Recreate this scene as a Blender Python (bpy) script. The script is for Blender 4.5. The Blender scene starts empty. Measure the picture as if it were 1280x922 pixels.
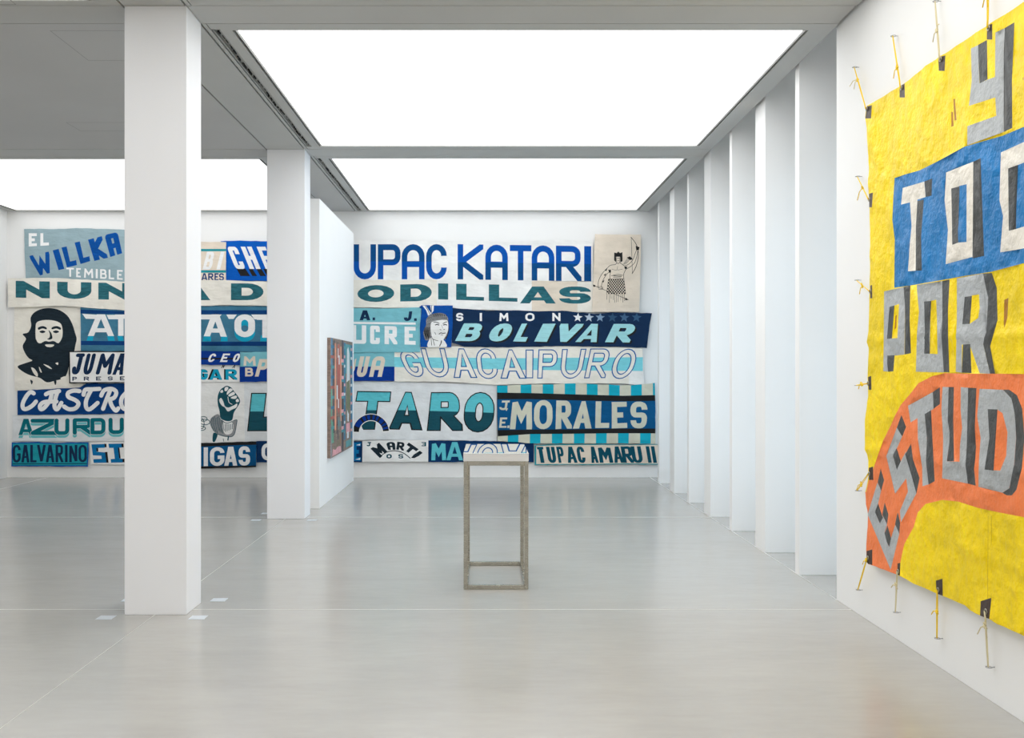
import bpy, bmesh, math, random
import numpy as np
from mathutils import Vector, noise
from mathutils.geometry import delaunay_2d_cdt

SC = bpy.context.scene
COL = SC.collection
# ------------------------------------------------------------------ camera
F, VX, VY, EYE = 1300.0, 609.0, 463.0, 1.6
cam_d = bpy.data.cameras.new('camera')
cam = bpy.data.objects.new('camera', cam_d); COL.objects.link(cam)
cam.location = (0, 0, EYE); cam.rotation_euler = (math.pi / 2, 0, 0)
cam_d.sensor_fit = 'HORIZONTAL'; cam_d.sensor_width = 36.0; cam_d.lens = 36.0 * F / 1280.0
cam_d.shift_x = (640 - VX) / 1280.0; cam_d.shift_y = (VY - 461) / 1280.0
cam_d.clip_start = 0.05; cam_d.clip_end = 200
SC.camera = cam
# ------------------------------------------------------------------ world: soft daylight sky outside
w = bpy.data.worlds.new('world'); SC.world = w; w.use_nodes = True
nt = w.node_tree; nt.nodes.clear()
wo = nt.nodes.new('ShaderNodeOutputWorld'); bg = nt.nodes.new('ShaderNodeBackground')
bg.inputs[0].default_value = (0.76, 0.86, 1.0, 1); bg.inputs[1].default_value = 2.9
nt.links.new(bg.outputs[0], wo.inputs[0])
# ------------------------------------------------------------------ exposure
SC.view_settings.view_transform = 'Standard'; SC.view_settings.look = 'None'
SC.view_settings.exposure = 0.08; SC.view_settings.gamma = 1.0
SC.view_settings.use_curve_mapping = False
# ceiling field strengths, tuned to even the wall light; unseen fields added as fill
EMIT = {8: 1.06, 6: 2.25, 4: 1.5, 2: 1.2, 0: 1.2, 'left_far': 1.15, 'left_near': 0.75}
SC.cycles.max_bounces = 10; SC.cycles.diffuse_bounces = 6; SC.cycles.glossy_bounces = 4
SC.cycles.use_denoising = True

# ------------------------------------------------------------------ materials
def lin(c):
    c = c / 255.0
    return c / 12.92 if c <= 0.04045 else ((c + 0.055) / 1.055) ** 2.4
def rgb(t): return (lin(t[0]), lin(t[1]), lin(t[2]), 1)
MC = {}
def mat(name, col, rough=0.6, kind='plain', metallic=0.0, var=0.06, bump=0.42, spec=0.5, emit=0.0):
    if name in MC: return MC[name]
    m = bpy.data.materials.new(name); m.use_nodes = True; MC[name] = m
    nt = m.node_tree; p = nt.nodes['Principled BSDF']; L = nt.links.new
    c = rgb(col)
    p.inputs['Base Color'].default_value = c; p.inputs['Roughness'].default_value = rough
    p.inputs['Metallic'].default_value = metallic; p.inputs['Specular IOR Level'].default_value = spec
    if emit > 0:
        p.inputs['Emission Color'].default_value = c; p.inputs['Emission Strength'].default_value = emit
        return m
    tc = nt.nodes.new('ShaderNodeTexCoord')
    def ns(scale, detail=4, sc3=(1, 1, 1), rough_=0.5):
        mp = nt.nodes.new('ShaderNodeMapping'); mp.inputs['Scale'].default_value = sc3
        n = nt.nodes.new('ShaderNodeTexNoise'); n.inputs['Scale'].default_value = scale
        n.inputs['Detail'].default_value = detail; n.inputs['Roughness'].default_value = rough_
        L(tc.outputs['Object'], mp.inputs[0]); L(mp.outputs[0], n.inputs['Vector']); return n
    def varmix(fac_out, amt, lo=0.35, hi=0.65):
        mr = nt.nodes.new('ShaderNodeMapRange'); mr.inputs[1].default_value = lo; mr.inputs[2].default_value = hi
        mr.inputs[3].default_value = 1 - amt; mr.inputs[4].default_value = 1 + amt
        L(fac_out, mr.inputs[0]); return mr.outputs[0]
    def bumpn(h, strength, dist, prev=None):
        b = nt.nodes.new('ShaderNodeBump'); b.inputs['Strength'].default_value = strength; b.inputs['Distance'].default_value = dist
        L(h, b.inputs['Height'])
        if prev: L(prev, b.inputs['Normal'])
        return b.outputs[0]
    def colour(fac):
        mx = nt.nodes.new('ShaderNodeVectorMath'); mx.operation = 'SCALE'; mx.inputs[0].default_value = c[:3]
        L(fac, mx.inputs['Scale']); L(mx.outputs[0], p.inputs['Base Color'])
    if kind == 'plain':
        colour(varmix(ns(1.3).outputs[0], var))
        L(bumpn(ns(60).outputs[0], 0.05 * bump, 0.002), p.inputs['Normal'])
    elif kind == 'cloth':
        colour(varmix(ns(5, 5).outputs[0], var))
        n0 = bumpn(ns(1.5, 2, (1, 1, 1.6)).outputs[0], 0.9 * bump, 0.12)
        n1 = bumpn(ns(4.0, 5, (1, 1, 2.0)).outputs[0], 1.0 * bump, 0.06, n0)
        n2 = bumpn(ns(220, 2).outputs[0], 0.12, 0.002, n1)
        L(n2, p.inputs['Normal'])
    elif kind == 'streak':
        colour(varmix(ns(7, 6, (1, 1, 7), 0.7).outputs[0], var))
        n0 = bumpn(ns(1.5, 2, (1, 1, 1.6)).outputs[0], 0.9 * bump, 0.12)
        L(bumpn(ns(4.0, 5, (1, 1, 2.0)).outputs[0], 1.0 * bump, 0.06, n0), p.inputs['Normal'])
    elif kind == 'tarp':
        a = ns(1.6, 6, (1, 1, 1), 0.62); b_ = ns(9, 7, (1, 1, 1), 0.7)
        mm = nt.nodes.new('ShaderNodeMath'); mm.operation = 'ADD'; L(a.outputs[0], mm.inputs[0]); L(b_.outputs[0], mm.inputs[1])
        colour(varmix(mm.outputs[0], var, 0.75, 1.25))
        vo = nt.nodes.new('ShaderNodeTexNoise'); vo.noise_type = 'RIDGED_MULTIFRACTAL'
        vo.inputs['Scale'].default_value = 2.2; vo.inputs['Detail'].default_value = 5; L(tc.outputs['Object'], vo.inputs['Vector'])
        n1 = bumpn(vo.outputs[0], 0.35 * bump, 0.03)
        n2 = bumpn(ns(6.5, 4, (1, 1, 1), 0.6).outputs[0], 0.9 * bump, 0.045, n1)
        n3 = bumpn(ns(40, 3).outputs[0], 0.12, 0.004, n2)
        L(n3, p.inputs['Normal'])
    elif kind == 'steel':
        colour(varmix(ns(6, 6, (1, 1, 4)).outputs[0], var))
        mr = nt.nodes.new('ShaderNodeMapRange'); mr.inputs[3].default_value = rough - 0.08; mr.inputs[4].default_value = rough + 0.1
        L(ns(25, 4, (1, 1, 6)).outputs[0], mr.inputs[0]); L(mr.outputs[0], p.inputs['Roughness'])
    elif kind == 'concrete':
        a = ns(0.5, 5, (1, 1.6, 1), 0.55); b_ = ns(1.6, 7, (1, 3.0, 1), 0.6)
        mm = nt.nodes.new('ShaderNodeMath'); mm.operation = 'ADD'; L(a.outputs[0], mm.inputs[0]); L(b_.outputs[0], mm.inputs[1])
        c_ = ns(7, 4, (1, 3.0, 1), 0.5); m3 = nt.nodes.new('ShaderNodeMath'); m3.operation = 'MULTIPLY_ADD'; m3.inputs[1].default_value = 0.5
        L(c_.outputs[0], m3.inputs[0]); L(mm.outputs[0], m3.inputs[2])
        colour(varmix(m3.outputs[0], var, 0.75, 1.75))
    return m

WALL = mat('white_wall_paint', (245, 245, 244), 0.75, var=0.008)
PART = mat('white_partition_paint', (246, 246, 245), 0.7, var=0.008)
COLM = mat('white_column_paint', (242, 243, 246), 0.6, var=0.01)
CEIL = mat('grey_white_ceiling', (186, 186, 183), 0.6, var=0.02)
CEILL = mat('ceiling_plasterboard', (188, 187, 185), 0.8, var=0.02)
DARK = mat('dark_void', (22, 22, 22), 0.9, var=0.0)
FLOOR = mat('polished_concrete', (176, 174, 169), 0.21, 'concrete', var=0.10)
JOINT = mat('floor_joint_filler', (200, 200, 195), 0.4)
STEEL = mat('brushed_steel', (176, 172, 160), 0.24, 'steel', metallic=1.0, var=0.10)
ZINC = mat('zinc_hook', (170, 170, 172), 0.3, metallic=1.0)
SOCK = mat('pale_socket_plate', (204, 211, 218), 0.35)
TRAYW = mat('white_lacquer', (226, 226, 226), 0.4)
def lum(k): return mat('luminous_fabric_%s' % k, (255, 255, 255), 0.5, emit=EMIT[k])

# ------------------------------------------------------------------ object helpers
def link(name, me, parent=None):
    o = bpy.data.objects.new(name, me); COL.objects.link(o)
    if parent is not None: o.parent = parent
    return o
def tag(o, label=None, cat=None, group=None, kind=None):
    if label: o['label'] = label
    if cat: o['category'] = cat
    if group: o['group'] = group
    if kind: o['kind'] = kind
    return o
def mesh_bm(name, bm, m, parent=None, smooth=False):
    me = bpy.data.meshes.new(name); bm.to_mesh(me); bm.free()
    for mm in (m if isinstance(m, (list, tuple)) else [m]): me.materials.append(mm)
    if smooth:
        for p in me.polygons: p.use_smooth = True
    return link(name, me, parent)
def bbox(bm, x0, x1, y0, y1, z0, z1, bev=0.0):
    r = bmesh.ops.create_cube(bm, size=1.0)
    for v in r['verts']:
        v.co = Vector((x0 + (v.co.x + .5) * (x1 - x0), y0 + (v.co.y + .5) * (y1 - y0), z0 + (v.co.z + .5) * (z1 - z0)))
    if bev > 0:
        es = list({e for v in r['verts'] for e in v.link_edges})
        bmesh.ops.bevel(bm, geom=es, offset=bev, segments=2, affect='EDGES', profile=0.5)
def box(name, m, x0, x1, y0, y1, z0, z1, parent=None, kind=None, bev=0.0):
    bm = bmesh.new(); bbox(bm, x0, x1, y0, y1, z0, z1, bev)
    o = mesh_bm(name, bm, m, parent)
    if kind: o['kind'] = kind
    return o
def empty(name, loc):
    o = bpy.data.objects.new(name, None); COL.objects.link(o); o.location = loc; o.empty_display_size = 0.1
    return o
def tube(bm, pts, r, n=6, cap=True, closed=False):
    pts = [Vector(p) for p in pts]; N = len(pts); rings = []
    for i, p in enumerate(pts):
        a = pts[(i - 1) % N] if (closed or i > 0) else p
        b = pts[(i + 1) % N] if (closed or i < N - 1) else p
        t = (b - a).normalized()
        ref = Vector((0, 0, 1)) if abs(t.z) < 0.9 else Vector((1, 0, 0))
        u = t.cross(ref).normalized(); v = t.cross(u)
        rr = r[i] if isinstance(r, (list, tuple)) else r
        rings.append([bm.verts.new(p + (u * math.cos(k * 2 * math.pi / n) + v * math.sin(k * 2 * math.pi / n)) * rr) for k in range(n)])
    M = N if closed else N - 1
    for i in range(M):
        A, B = rings[i], rings[(i + 1) % N]
        for k in range(n): bm.faces.new((A[k], A[(k + 1) % n], B[(k + 1) % n], B[k]))
    if cap and not closed: bm.faces.new(rings[0][::-1]); bm.faces.new(rings[-1])

# ------------------------------------------------------------------ the setting
H = 3.985
XL, XR, XO, YB, YF = -7.2, 2.44, 3.62, 15.6, -5.0
box('floor', FLOOR, XL - .2, XO + .2, YF - .2, YB + .2, -0.2, 0.0, kind='structure')
fl = bpy.data.objects['floor']
for (a, b) in ((2.578, 2.588), (6.963, 6.977), (11.345, 11.367)):
    box('floor_joint', JOINT, XL, XR, a, b, -0.004, 0.0006, fl)
for (a, b, y0) in ((-2.181, -2.175, YF), (2.436, 2.446, 7.26), (-2.181 - 4.4, -2.175 - 4.4, YF)):
    box('floor_joint', JOINT, a, b, y0, YB, -0.004, 0.0008, fl)
box('wall_back', WALL, XL - .2, XO + .2, YB, YB + .2, 0, 5.2, kind='structure')
box('wall_left', WALL, XL - .2, XL, YF, YB, 0, 4.3, kind='structure')
box('wall_front', WALL, XL - .2, XO, YF - .2, YF, 0, 4.3, kind='structure')
box('wall_right', WALL, XR, XO, YF, 7.265, 0, 5.2, kind='structure', bev=0.002)

# deep wall blades of the right hand side, alternately slim and thick, each with a slim shadow strip foot
for (yf, th) in ((8.145, .107), (9.143, .33), (10.38, .107), (11.375, .33), (12.6, .105), (13.59, .32), (14.78, .105)):
    f = box('wall_blade', WALL, 2.443, XO - .12, yf, yf + th, 0, 5.05, kind='structure', bev=0.002)
# outer glazing behind the blades
wf = bmesh.new()
for yy in (7.27, 9.3, 11.5, 13.7, 15.56): bbox(wf, XO - .06, XO, yy, yy + .05, 0, 3.25)
for zz in (0, 3.2): bbox(wf, XO - .06, XO, 7.27, 15.6, zz, zz + .05)
box('wall_outer', WALL, XO - .06, XO + .2, 7.266, YB, 3.25, 5.06, kind='structure')  # unseen spandrel, added so sky light enters low and blade tops stay darker
win = mesh_bm('window_1', wf, mat('window_frame_grey', (120, 122, 125), 0.4)); win['kind'] = 'structure'
GL = bpy.data.materials.new('clear_glass'); GL.use_nodes = True
gn = GL.node_tree; gn.nodes.clear(); go = gn.nodes.new('ShaderNodeOutputMaterial'); gm = gn.nodes.new('ShaderNodeMixShader')
gt = gn.nodes.new('ShaderNodeBsdfTransparent'); gg = gn.nodes.new('ShaderNodeBsdfGlossy'); gg.inputs['Roughness'].default_value = 0.02
gt.inputs[0].default_value = (.86, .93, .95, 1); gf = gn.nodes.new('ShaderNodeFresnel'); gf.inputs[0].default_value = 1.45
gn.links.new(gf.outputs[0], gm.inputs[0]); gn.links.new(gt.outputs[0], gm.inputs[1]); gn.links.new(gg.outputs[0], gm.inputs[2]); gn.links.new(gm.outputs[0], go.inputs[0])
for a, b in ((7.32, 9.3), (9.35, 11.5), (11.55, 13.7), (13.75, 15.56)):
    box('pane', GL, XO - .035, XO - .025, a, b, .05, 3.2, win)

# columns
def column(y0):
    c = box('column', COLM, -2.378, -1.970, y0, y0 + .347, 0, H + .03, kind='structure', bev=0.004)
column(6.815); column(11.23)
# partition behind the second column
box('partition_wall', PART, -2.36, -1.942, 12.05, 15.13, 0, 3.592, kind='structure', bev=0.003)

# ceiling: dark void slab above, panels hung below with open joints
ceil = box('ceiling', DARK, XL - .2, 2.415, YF - .2, YB, H + .09, H + .3, kind='structure')
box('ceiling_shaft', WALL, 2.0, XO + .2, 7.2, YB + .2, 5.06, 5.2, kind='structure')
box('wall_upstand', CEIL, 2.4155, 2.4195, 7.266, YB - .002, H + .001, 5.055, kind='structure')
T = 0.03
def cpanel(x0, x1, y0, y1, m=CEIL, gx=.008, gy=.005, parent=None):
    return box('ceiling_panel', m, x0 + gx, x1 - gx, y0 + gy, y1 - gy, H, H + T, ceil)
ys = [YF, -2.03, -1.68, 2.385, 2.75, 6.80, 7.155, 11.215, 11.575, YB]
xs = [XL, -2.385, -1.972, 2.4195]
LOUV = []
for j in range(len(ys) - 1):
    y0, y1 = ys[j], ys[j + 1]
    bay = (y1 - y0) > 2
    for i in range(3):
        x0, x1 = xs[i], xs[i + 1]
        if i == 2 and bay:
            a, b = y0 + .14, y1 - .15 if y1 < 15 else y1 - .09
            cpanel(x0, x0 + .042, y0, y1, gy=.003)
            cpanel(x0 + .102, x0 + .182, y0, y1, gx=0.0)
            box('ceiling_panel', CEIL, x0 + .041, x0 + .103, y0 + .003, a - .02, H, H + T, ceil)
            box('ceiling_panel', CEIL, x0 + .041, x0 + .103, b + .02, y1 - .003, H, H + T, ceil)
            cpanel(2.255, x1, y0, y1, gx=0.0)
            box('ceiling_panel', CEIL, x0 + .182, 2.255, y0 + .003, a, H, H + T, ceil)
            box('ceiling_panel', CEIL, x0 + .182, 2.255, b, y1 - .003, H, H + T, ceil)
            LOUV.append((-1.758, 2.225, a + .004, b - .004, x0, (x0 + .042, x0 + .102), j))
        elif i == 0 and bay and j != 6:
            a, b = y0 + .17, y1 - .09
            cpanel(x0, -7.06, y0, y1); cpanel(-2.56, x1, y0, y1)
            box('ceiling_panel', CEIL, -7.066, -2.554, y0 + .003, a, H, H + T, ceil)
            box('ceiling_panel', CEIL, -7.066, -2.554, b, y1 - .003, H, H + T, ceil)
            LOUV.append((-7.03, -2.59, a + .004, b - .004, None, None, 'left_far' if j == 8 else 'left_near'))
        elif i == 0 and bay:
            # plasterboard field with flush inspection hatches
            cpanel(x0, x1, y0, y1, CEILL)
        else:
            cpanel(x0, x1, y0, y1, CEIL)
for (x0, x1, y0, y1) in ((-3.6, -3.07, 6.0, 6.78), (-3.07, -2.5, 7.3, 8.0), (-4.05, -3.45, 10.0, 10.35), (-3.0, -2.7, 8.6, 9.2), (-5.2, -4.6, 8.9, 9.6)):
    bm = bmesh.new(); g = .004
    for (a, b, c, d) in ((x0, x1, y0, y0 + g), (x0, x1, y1 - g, y1), (x0, x0 + g, y0, y1), (x1 - g, x1, y0, y1)): bbox(bm, a, b, c, d, H - .0008, H + .002)
    mesh_bm('hatch_joint', bm, mat('hatch_joint_grey', (140, 139, 137), 0.8), ceil)
WHERE = {7: 'large glowing rectangular ceiling light nearest above the steel stand', 9: 'glowing ceiling light beyond the cross beam, in front of the right banners'}
names = ['glowing ceiling light behind the photographer, farthest from the banners', 'glowing ceiling light overhead behind the view', 'glowing ceiling light directly above the viewer']  # unseen fields extending the row, put in to light the room evenly
k = 0
lf = ['wide glowing ceiling light in the left bay farthest behind the viewer', 'wide glowing ceiling light in the left bay behind the viewer', 'wide glowing ceiling light in the left bay above the viewer']  # unseen fields added over the left bay to brighten the column faces
for (x0, x1, y0, y1, xx, slot, ek) in LOUV:
    if ek == 'left_near': lab = lf.pop(0)
    elif y0 < 7: lab = names[k]; k += 1
    elif xx is None: lab = 'wide glowing ceiling light in the left bay above the portrait banner'
    elif y0 < 11: lab = 'largest glowing ceiling light, between the near column and the wall blades'
    else: lab = 'glowing ceiling light close to the back wall, above the two-tone blue capitals'
    t = tag(empty('ceiling_light', ((x0 + x1) / 2, (y0 + y1) / 2, H)), lab, 'ceiling light', 'luminous ceiling fields')
    def rel(o):
        o.parent = t; o.matrix_parent_inverse = t.matrix_world.inverted(); return o
    cx, cy = (x0 + x1) / 2, (y0 + y1) / 2
    bm = bmesh.new(); bbox(bm, x0 - cx, x1 - cx, y0 - cy, y1 - cy, .012, .03)
    mesh_bm('diffuser', bm, lum(ek), t)
    fm = mat('light_frame_grey', (120, 120, 118), 0.5)
    for (a, b) in ((x0 - .016, x0 - .010), (x1 + .010, x1 + .016)):
        bm = bmesh.new(); bbox(bm, a - cx, b - cx, y0 - cy, y1 - cy, .004, .08); mesh_bm('frame_rail', bm, fm, t)
    if slot and y0 > 6:
        a, b = slot
        r = random.Random(int(y0 * 10))
        tr = tag(empty('track_slot', ((a + b) / 2, y0, H)), 'recessed lighting track slot with dark brush tufts beside ' + ('the largest ceiling light' if y0 < 11 else 'the far ceiling light'), 'lighting track', 'recessed lighting tracks')
        L = y1 - y0
        rm = mat('track_rail', (158, 158, 154), 0.45)
        for (u, v) in ((-.027, -.017), (.018, .027)):
            bm = bmesh.new(); bbox(bm, u, v, 0, L, .002, .05); mesh_bm('rail', bm, rm, tr)
        bm = bmesh.new(); bbox(bm, -.030, .030, 0, L, .020, .085); mesh_bm('channel', bm, mat('channel_grey', (150, 150, 146), 0.6), tr)
        bm = bmesh.new(); y = .05
        while y < L - .05:
            ox = .010 * math.sin(y * 5.5) + r.uniform(-.004, .004); ln = r.uniform(.02, .08)
            bbox(bm, ox - r.uniform(.003, .007), ox + r.uniform(.003, .007), y, y + ln, .006 + r.uniform(-.004, .004), .03)
            y += ln + r.uniform(.01, .09)
        mesh_bm('brush', bm, mat('black_brush', (30, 29, 28), 0.9), tr)['kind'] = 'stuff'

# floor socket covers beside the columns
SK = [(-1.873, 6.74, 'pale square floor socket cover at the front right foot of the near column'),
      (-1.872, 7.26, 'pale square floor socket cover behind the right side of the near column'),
      (-2.47, 6.74, 'pale square floor socket cover at the front left foot of the near column'),
      (-2.49, 7.26, 'pale square floor socket cover half hidden behind the near column\'s left edge'),
      (-1.873, 11.13, 'pale square floor socket cover at the front right foot of the far column'),
      (-2.475, 11.13, 'pale square floor socket cover at the front left foot of the far column'),
      (-2.475, 11.65, 'pale square floor socket cover behind the left side of the far column')]
sk0 = None
for x, y, lab in SK:
    bm = bmesh.new(); bbox(bm, -.052, .052, -.052, .052, 0, .002, .0008)
    o = mesh_bm('floor_socket_cover', bm, SOCK); o.location = (x, y, 0); tag(o, lab, 'floor socket', 'floor socket covers round the columns')

# ------------------------------------------------------------------ display stand
px0, px1, py0, py1 = -.1726, .3013, 7.605, 8.56
st = tag(empty('display_stand', ((px0 + px1) / 2, (py0 + py1) / 2, 0)), 'brushed steel display stand with white mirror-topped tray on the grey floor', 'display stand')
W2, D2 = (px1 - px0) / 2, (py1 - py0) / 2; s = .030
for sx in (-1, 1):
    for sy in (-1, 1):
        x0, x1 = sorted((sx * W2, sx * (W2 - s))); y0, y1 = sorted((sy * D2, sy * (D2 - s)))
        bm = bmesh.new(); bbox(bm, x0, x1, y0, y1, 0.0005, .937, .0015); mesh_bm('leg', bm, STEEL, st)
for zz in (0.0008, .905):
    for sy in (-1, 1):
        y0, y1 = sorted((sy * D2, sy * (D2 - s)))
        bm = bmesh.new(); bbox(bm, -W2 + s, W2 - s, y0 + .0006, y1 - .0006, zz, zz + .0305, .0012); mesh_bm('rail', bm, STEEL, st)
    for sx in (-1, 1):
        x0, x1 = sorted((sx * W2, sx * (W2 - s)))
        bm = bmesh.new(); bbox(bm, x0 + .0006, x1 - .0006, -D2 + s, D2 - s, zz, zz + .0305, .0012); mesh_bm('rail', bm, STEEL, st)
bm = bmesh.new(); bbox(bm, -W2 - .002, W2 + .002, -D2 - .002, D2 + .002, .9375, .990, .0015); mesh_bm('tray', bm, TRAYW, st)
GT = mat('mirrored_glass', (246, 248, 248), 0.0, metallic=1.0, var=0.0, bump=0.0)
GT.node_tree.nodes['Principled BSDF'].inputs['IOR'].default_value = 1.6
for l in list(GT.node_tree.links):
    if l.to_socket.name == 'Normal': GT.node_tree.links.remove(l)
bm = bmesh.new(); bbox(bm, -W2 - .002, W2 + .002, -D2 - .002, D2 + .002, .9905, .9965, .0008)
o = mesh_bm('glass_top', bm, GT, st); o['label'] = 'mirrored glass plate reflecting the banners'

# ------------------------------------------------------------------ flat shape toolkit (hand-cut letters and prints)
def dense(path, rx, ry):
    out = []; n = len(path)
    for i, p in enumerate(path):
        if len(p) == 2: out.append((p[0], p[1])); continue
        k = p[2] if isinstance(p[2], (int, float)) else 1.0
        a = path[i - 1]; b = path[(i + 1) % n]
        P = Vector(p[:2]); A = Vector(a[:2]) - P; B = Vector(b[:2]) - P
        def off(v, nb):
            l = max(abs(v.x) + abs(v.y), 1e-9); d = Vector((v.x / l, v.y / l))
            m = (rx * abs(d.x) + ry * abs(d.y)) * k
            lim = v.length * (0.5 if len(nb) > 2 else 0.98)
            return d * min(m, lim)
        S = P + off(A, a); E = P + off(B, b); wgt = .7071
        for q in range(6):
            t = q / 5; w0, w1, w2 = (1 - t) ** 2, 2 * t * (1 - t) * wgt, t * t
            c = (S * w0 + P * w1 + E * w2) / (w0 + w1 + w2)
            if not out or (Vector(out[-1]) - c).length > 1e-4: out.append((c.x, c.y))
    if len(out) > 3 and math.dist(out[0], out[-1]) < 1e-4: out.pop()
    return out
def glyph(ch, v=''):
    R = 'R'; C = True; O = False
    if ch == 'A':
        if v == 'arch': return [(O, [(0, 1), (0, 0, 1), (1, 0, 1), (1, 1)]), (O, [(0, .58), (1, .58)])]
        return [(O, [(0, 1), (.5, 0), (1, 1)]), (O, [(.22, .68), (.78, .68)])]
    if ch == 'B': return [(C, [(0, 0), (.9, 0, .6), (.9, .48, .6), (0, .48)]), (C, [(0, .48), (1, .48, .6), (1, 1, .6), (0, 1)])]
    if ch == 'C': return [(O, [(1, .3), (1, 0, 1), (0, 0, 1), (0, 1, 1), (1, 1, 1), (1, .7)])]
    if ch == 'D': return [(C, [(0, 0), (1, 0, 1), (1, 1, 1), (0, 1)])]
    if ch == 'E': return [(O, [(1, 0), (0, 0), (0, 1), (1, 1)]), (O, [(0, .5), (.9, .5)])]
    if ch == 'F': return [(O, [(1, 0), (0, 0), (0, 1)]), (O, [(0, .5), (.9, .5)])]
    if ch == 'G': return [(O, [(1, .27), (1, 0, 1), (0, 0, 1), (0, 1, 1), (1, 1, 1), (1, .55), (.55, .55)])]
    if ch == 'H': return [(O, [(0, 0), (0, 1)]), (O, [(1, 0), (1, 1)]), (O, [(0, .5), (1, .5)])]
    if ch == 'I':
        if v == 'serif': return [(O, [(.5, 0), (.5, 1)]), (O, [(0, 0), (1, 0)]), (O, [(0, 1), (1, 1)])]
        return [(O, [(.5, 0), (.5, 1)])]
    if ch == 'J':
        if v == 'bar': return [(O, [(.75, 0), (.75, 1, .7), (0, 1, .7), (0, .75)]), (O, [(.1, 0), (1, 0)])]
        return [(O, [(1, 0), (1, 1, 1), (0, 1, 1), (0, .68)])]
    if ch == 'K': return [(O, [(0, 0), (0, 1)]), (O, [(1, 0), (.05, .5), (1, 1)])]
    if ch == 'L': return [(O, [(0, 0), (0, 1), (1, 1)])]
    if ch == 'M': return [(O, [(0, 1), (.06, 0), (.5, .62), (.94, 0), (1, 1)])]
    if ch == 'N': return [(O, [(0, 1), (0, 0), (1, 1), (1, 0)])]
    if ch == 'O': return [(C, [(0, 0, 1), (1, 0, 1), (1, 1, 1), (0, 1, 1)])]
    if ch == 'P': return [(O, [(0, 1), (0, 0)]), (C, [(0, 0), (1, 0, .6), (1, .52, .6), (0, .52)])]
    if ch == 'R': return [(O, [(0, 1), (0, 0)]), (C, [(0, 0), (.95, 0, .6), (.95, .52, .6), (0, .52)]), (O, [(.42, .52), (1, 1)])]
    if ch == 'S': return [(O, [(1, .25), (1, 0, .8), (0, 0, .8), (0, .5, .5), (1, .5, .5), (1, 1, .8), (0, 1, .8), (0, .75)])]
    if ch == 'T': return [(O, [(0, 0), (1, 0)]), (O, [(.5, 0), (.5, 1)])]
    if ch == 'U': return [(O, [(0, 0), (0, 1, 1), (1, 1, 1), (1, 0)])]
    if ch == 'V': return [(O, [(0, 0), (.5, 1), (1, 0)])]
    if ch == 'W': return [(O, [(0, 0), (.27, 1), (.5, .35), (.73, 1), (1, 0)])]
    if ch == 'Y': return [(O, [(0, 0), (.5, .5), (1, 0)]), (O, [(.5, .5), (.5, 1)])]
    if ch == 'Z': return [(O, [(0, 0), (1, 0), (0, 1), (1, 1)])]
    if ch == '.': return [(O, [(.5, .5), (.5, .52)])]
    raise KeyError(ch)
def clip(poly, axis, val, keep_less):
    out = []; n = len(poly)
    for i in range(n):
        a, b = poly[i], poly[(i + 1) % n]
        ia = (a[axis] <= val) if keep_less else (a[axis] >= val); ib = (b[axis] <= val) if keep_less else (b[axis] >= val)
        if ia: out.append(a)
        if ia != ib:
            t = (val - a[axis]) / (b[axis] - a[axis]); out.append((a[0] + t * (b[0] - a[0]), a[1] + t * (b[1] - a[1])))
    return out
def circle(c, r, n=10): return [(c[0] + r * math.cos(2 * math.pi * i / n), c[1] + r * math.sin(2 * math.pi * i / n)) for i in range(n)]
def ribbon(pts, closed, hw=.5, rnd=False, bounds=None):
    polys = []; V = [Vector(p) for p in pts]; n = len(V)
    segs = [(i, (i + 1) % n) for i in range(n if closed else n - 1)]
    dirs = {}
    for (i, j) in segs:
        d = V[j] - V[i]
        if d.length < 1e-7: continue
        dirs[i] = d.normalized()
    for (i, j) in segs:
        if i not in dirs: continue
        a, b = V[i].copy(), V[j].copy(); d = dirs[i]; nn = Vector((-d.y, d.x)) * hw
        if not closed and not rnd and bounds:
            bw, bh = bounds
            def outw(p, dd):
                e = 0
                if p.x < hw + 1e-3: e = max(e, -dd.x)
                if p.x > bw - hw - 1e-3: e = max(e, dd.x)
                if p.y < hw + 1e-3: e = max(e, -dd.y)
                if p.y > bh - hw - 1e-3: e = max(e, dd.y)
                return e > .35
            if i == 0 and outw(a, -d): a -= d * 1.6 * hw * 2
            if j == n - 1 and outw(b, d): b += d * 1.6 * hw * 2
        polys.append([tuple(a + nn), tuple(b + nn), tuple(b - nn), tuple(a - nn)])
    for i in range(n):
        if not closed and i in (0, n - 1):
            if rnd: polys.append(circle(V[i], hw, 12))
            continue
        p = (i - 1) % n
        if p not in dirs or i not in dirs: continue
        if rnd: polys.append(circle(V[i], hw, 12)); continue
        d1, d2 = dirs[p], dirs[i]; cr = d1.x * d2.y - d1.y * d2.x
        if abs(cr) < 1e-4: continue
        sg = -1 if cr > 0 else 1
        n1 = Vector((-d1.y, d1.x)) * sg; n2 = Vector((-d2.y, d2.x)) * sg
        k = 1 + n1.dot(n2)
        if k > .12: polys.append([tuple(V[i]), tuple(V[i] + n1 * hw), tuple(V[i] + (n1 + n2) / k * hw), tuple(V[i] + n2 * hw)])
        else: polys.append([tuple(V[i]), tuple(V[i] + n1 * hw), tuple(V[i] + n2 * hw)])
    return polys
def inside_edges(P, E):
    """even-odd test of points P (n,2) against unordered edges E (m,2,2)"""
    E = np.asarray(E, float)
    if len(E) == 0: return np.zeros(len(P), bool)
    cnt = np.zeros(len(P), int)
    x, y = P[:, 0], P[:, 1]
    for (x0, y0), (x1, y1) in E:
        if y0 == y1: continue
        c = (y0 > y) != (y1 > y)
        xi = x0 + (y - y0) * (x1 - x0) / (y1 - y0)
        cnt += c & (xi > x)
    return cnt % 2 == 1
def poly_edges(poly): return [(poly[i], poly[(i + 1) % len(poly)]) for i in range(len(poly))]
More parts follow.
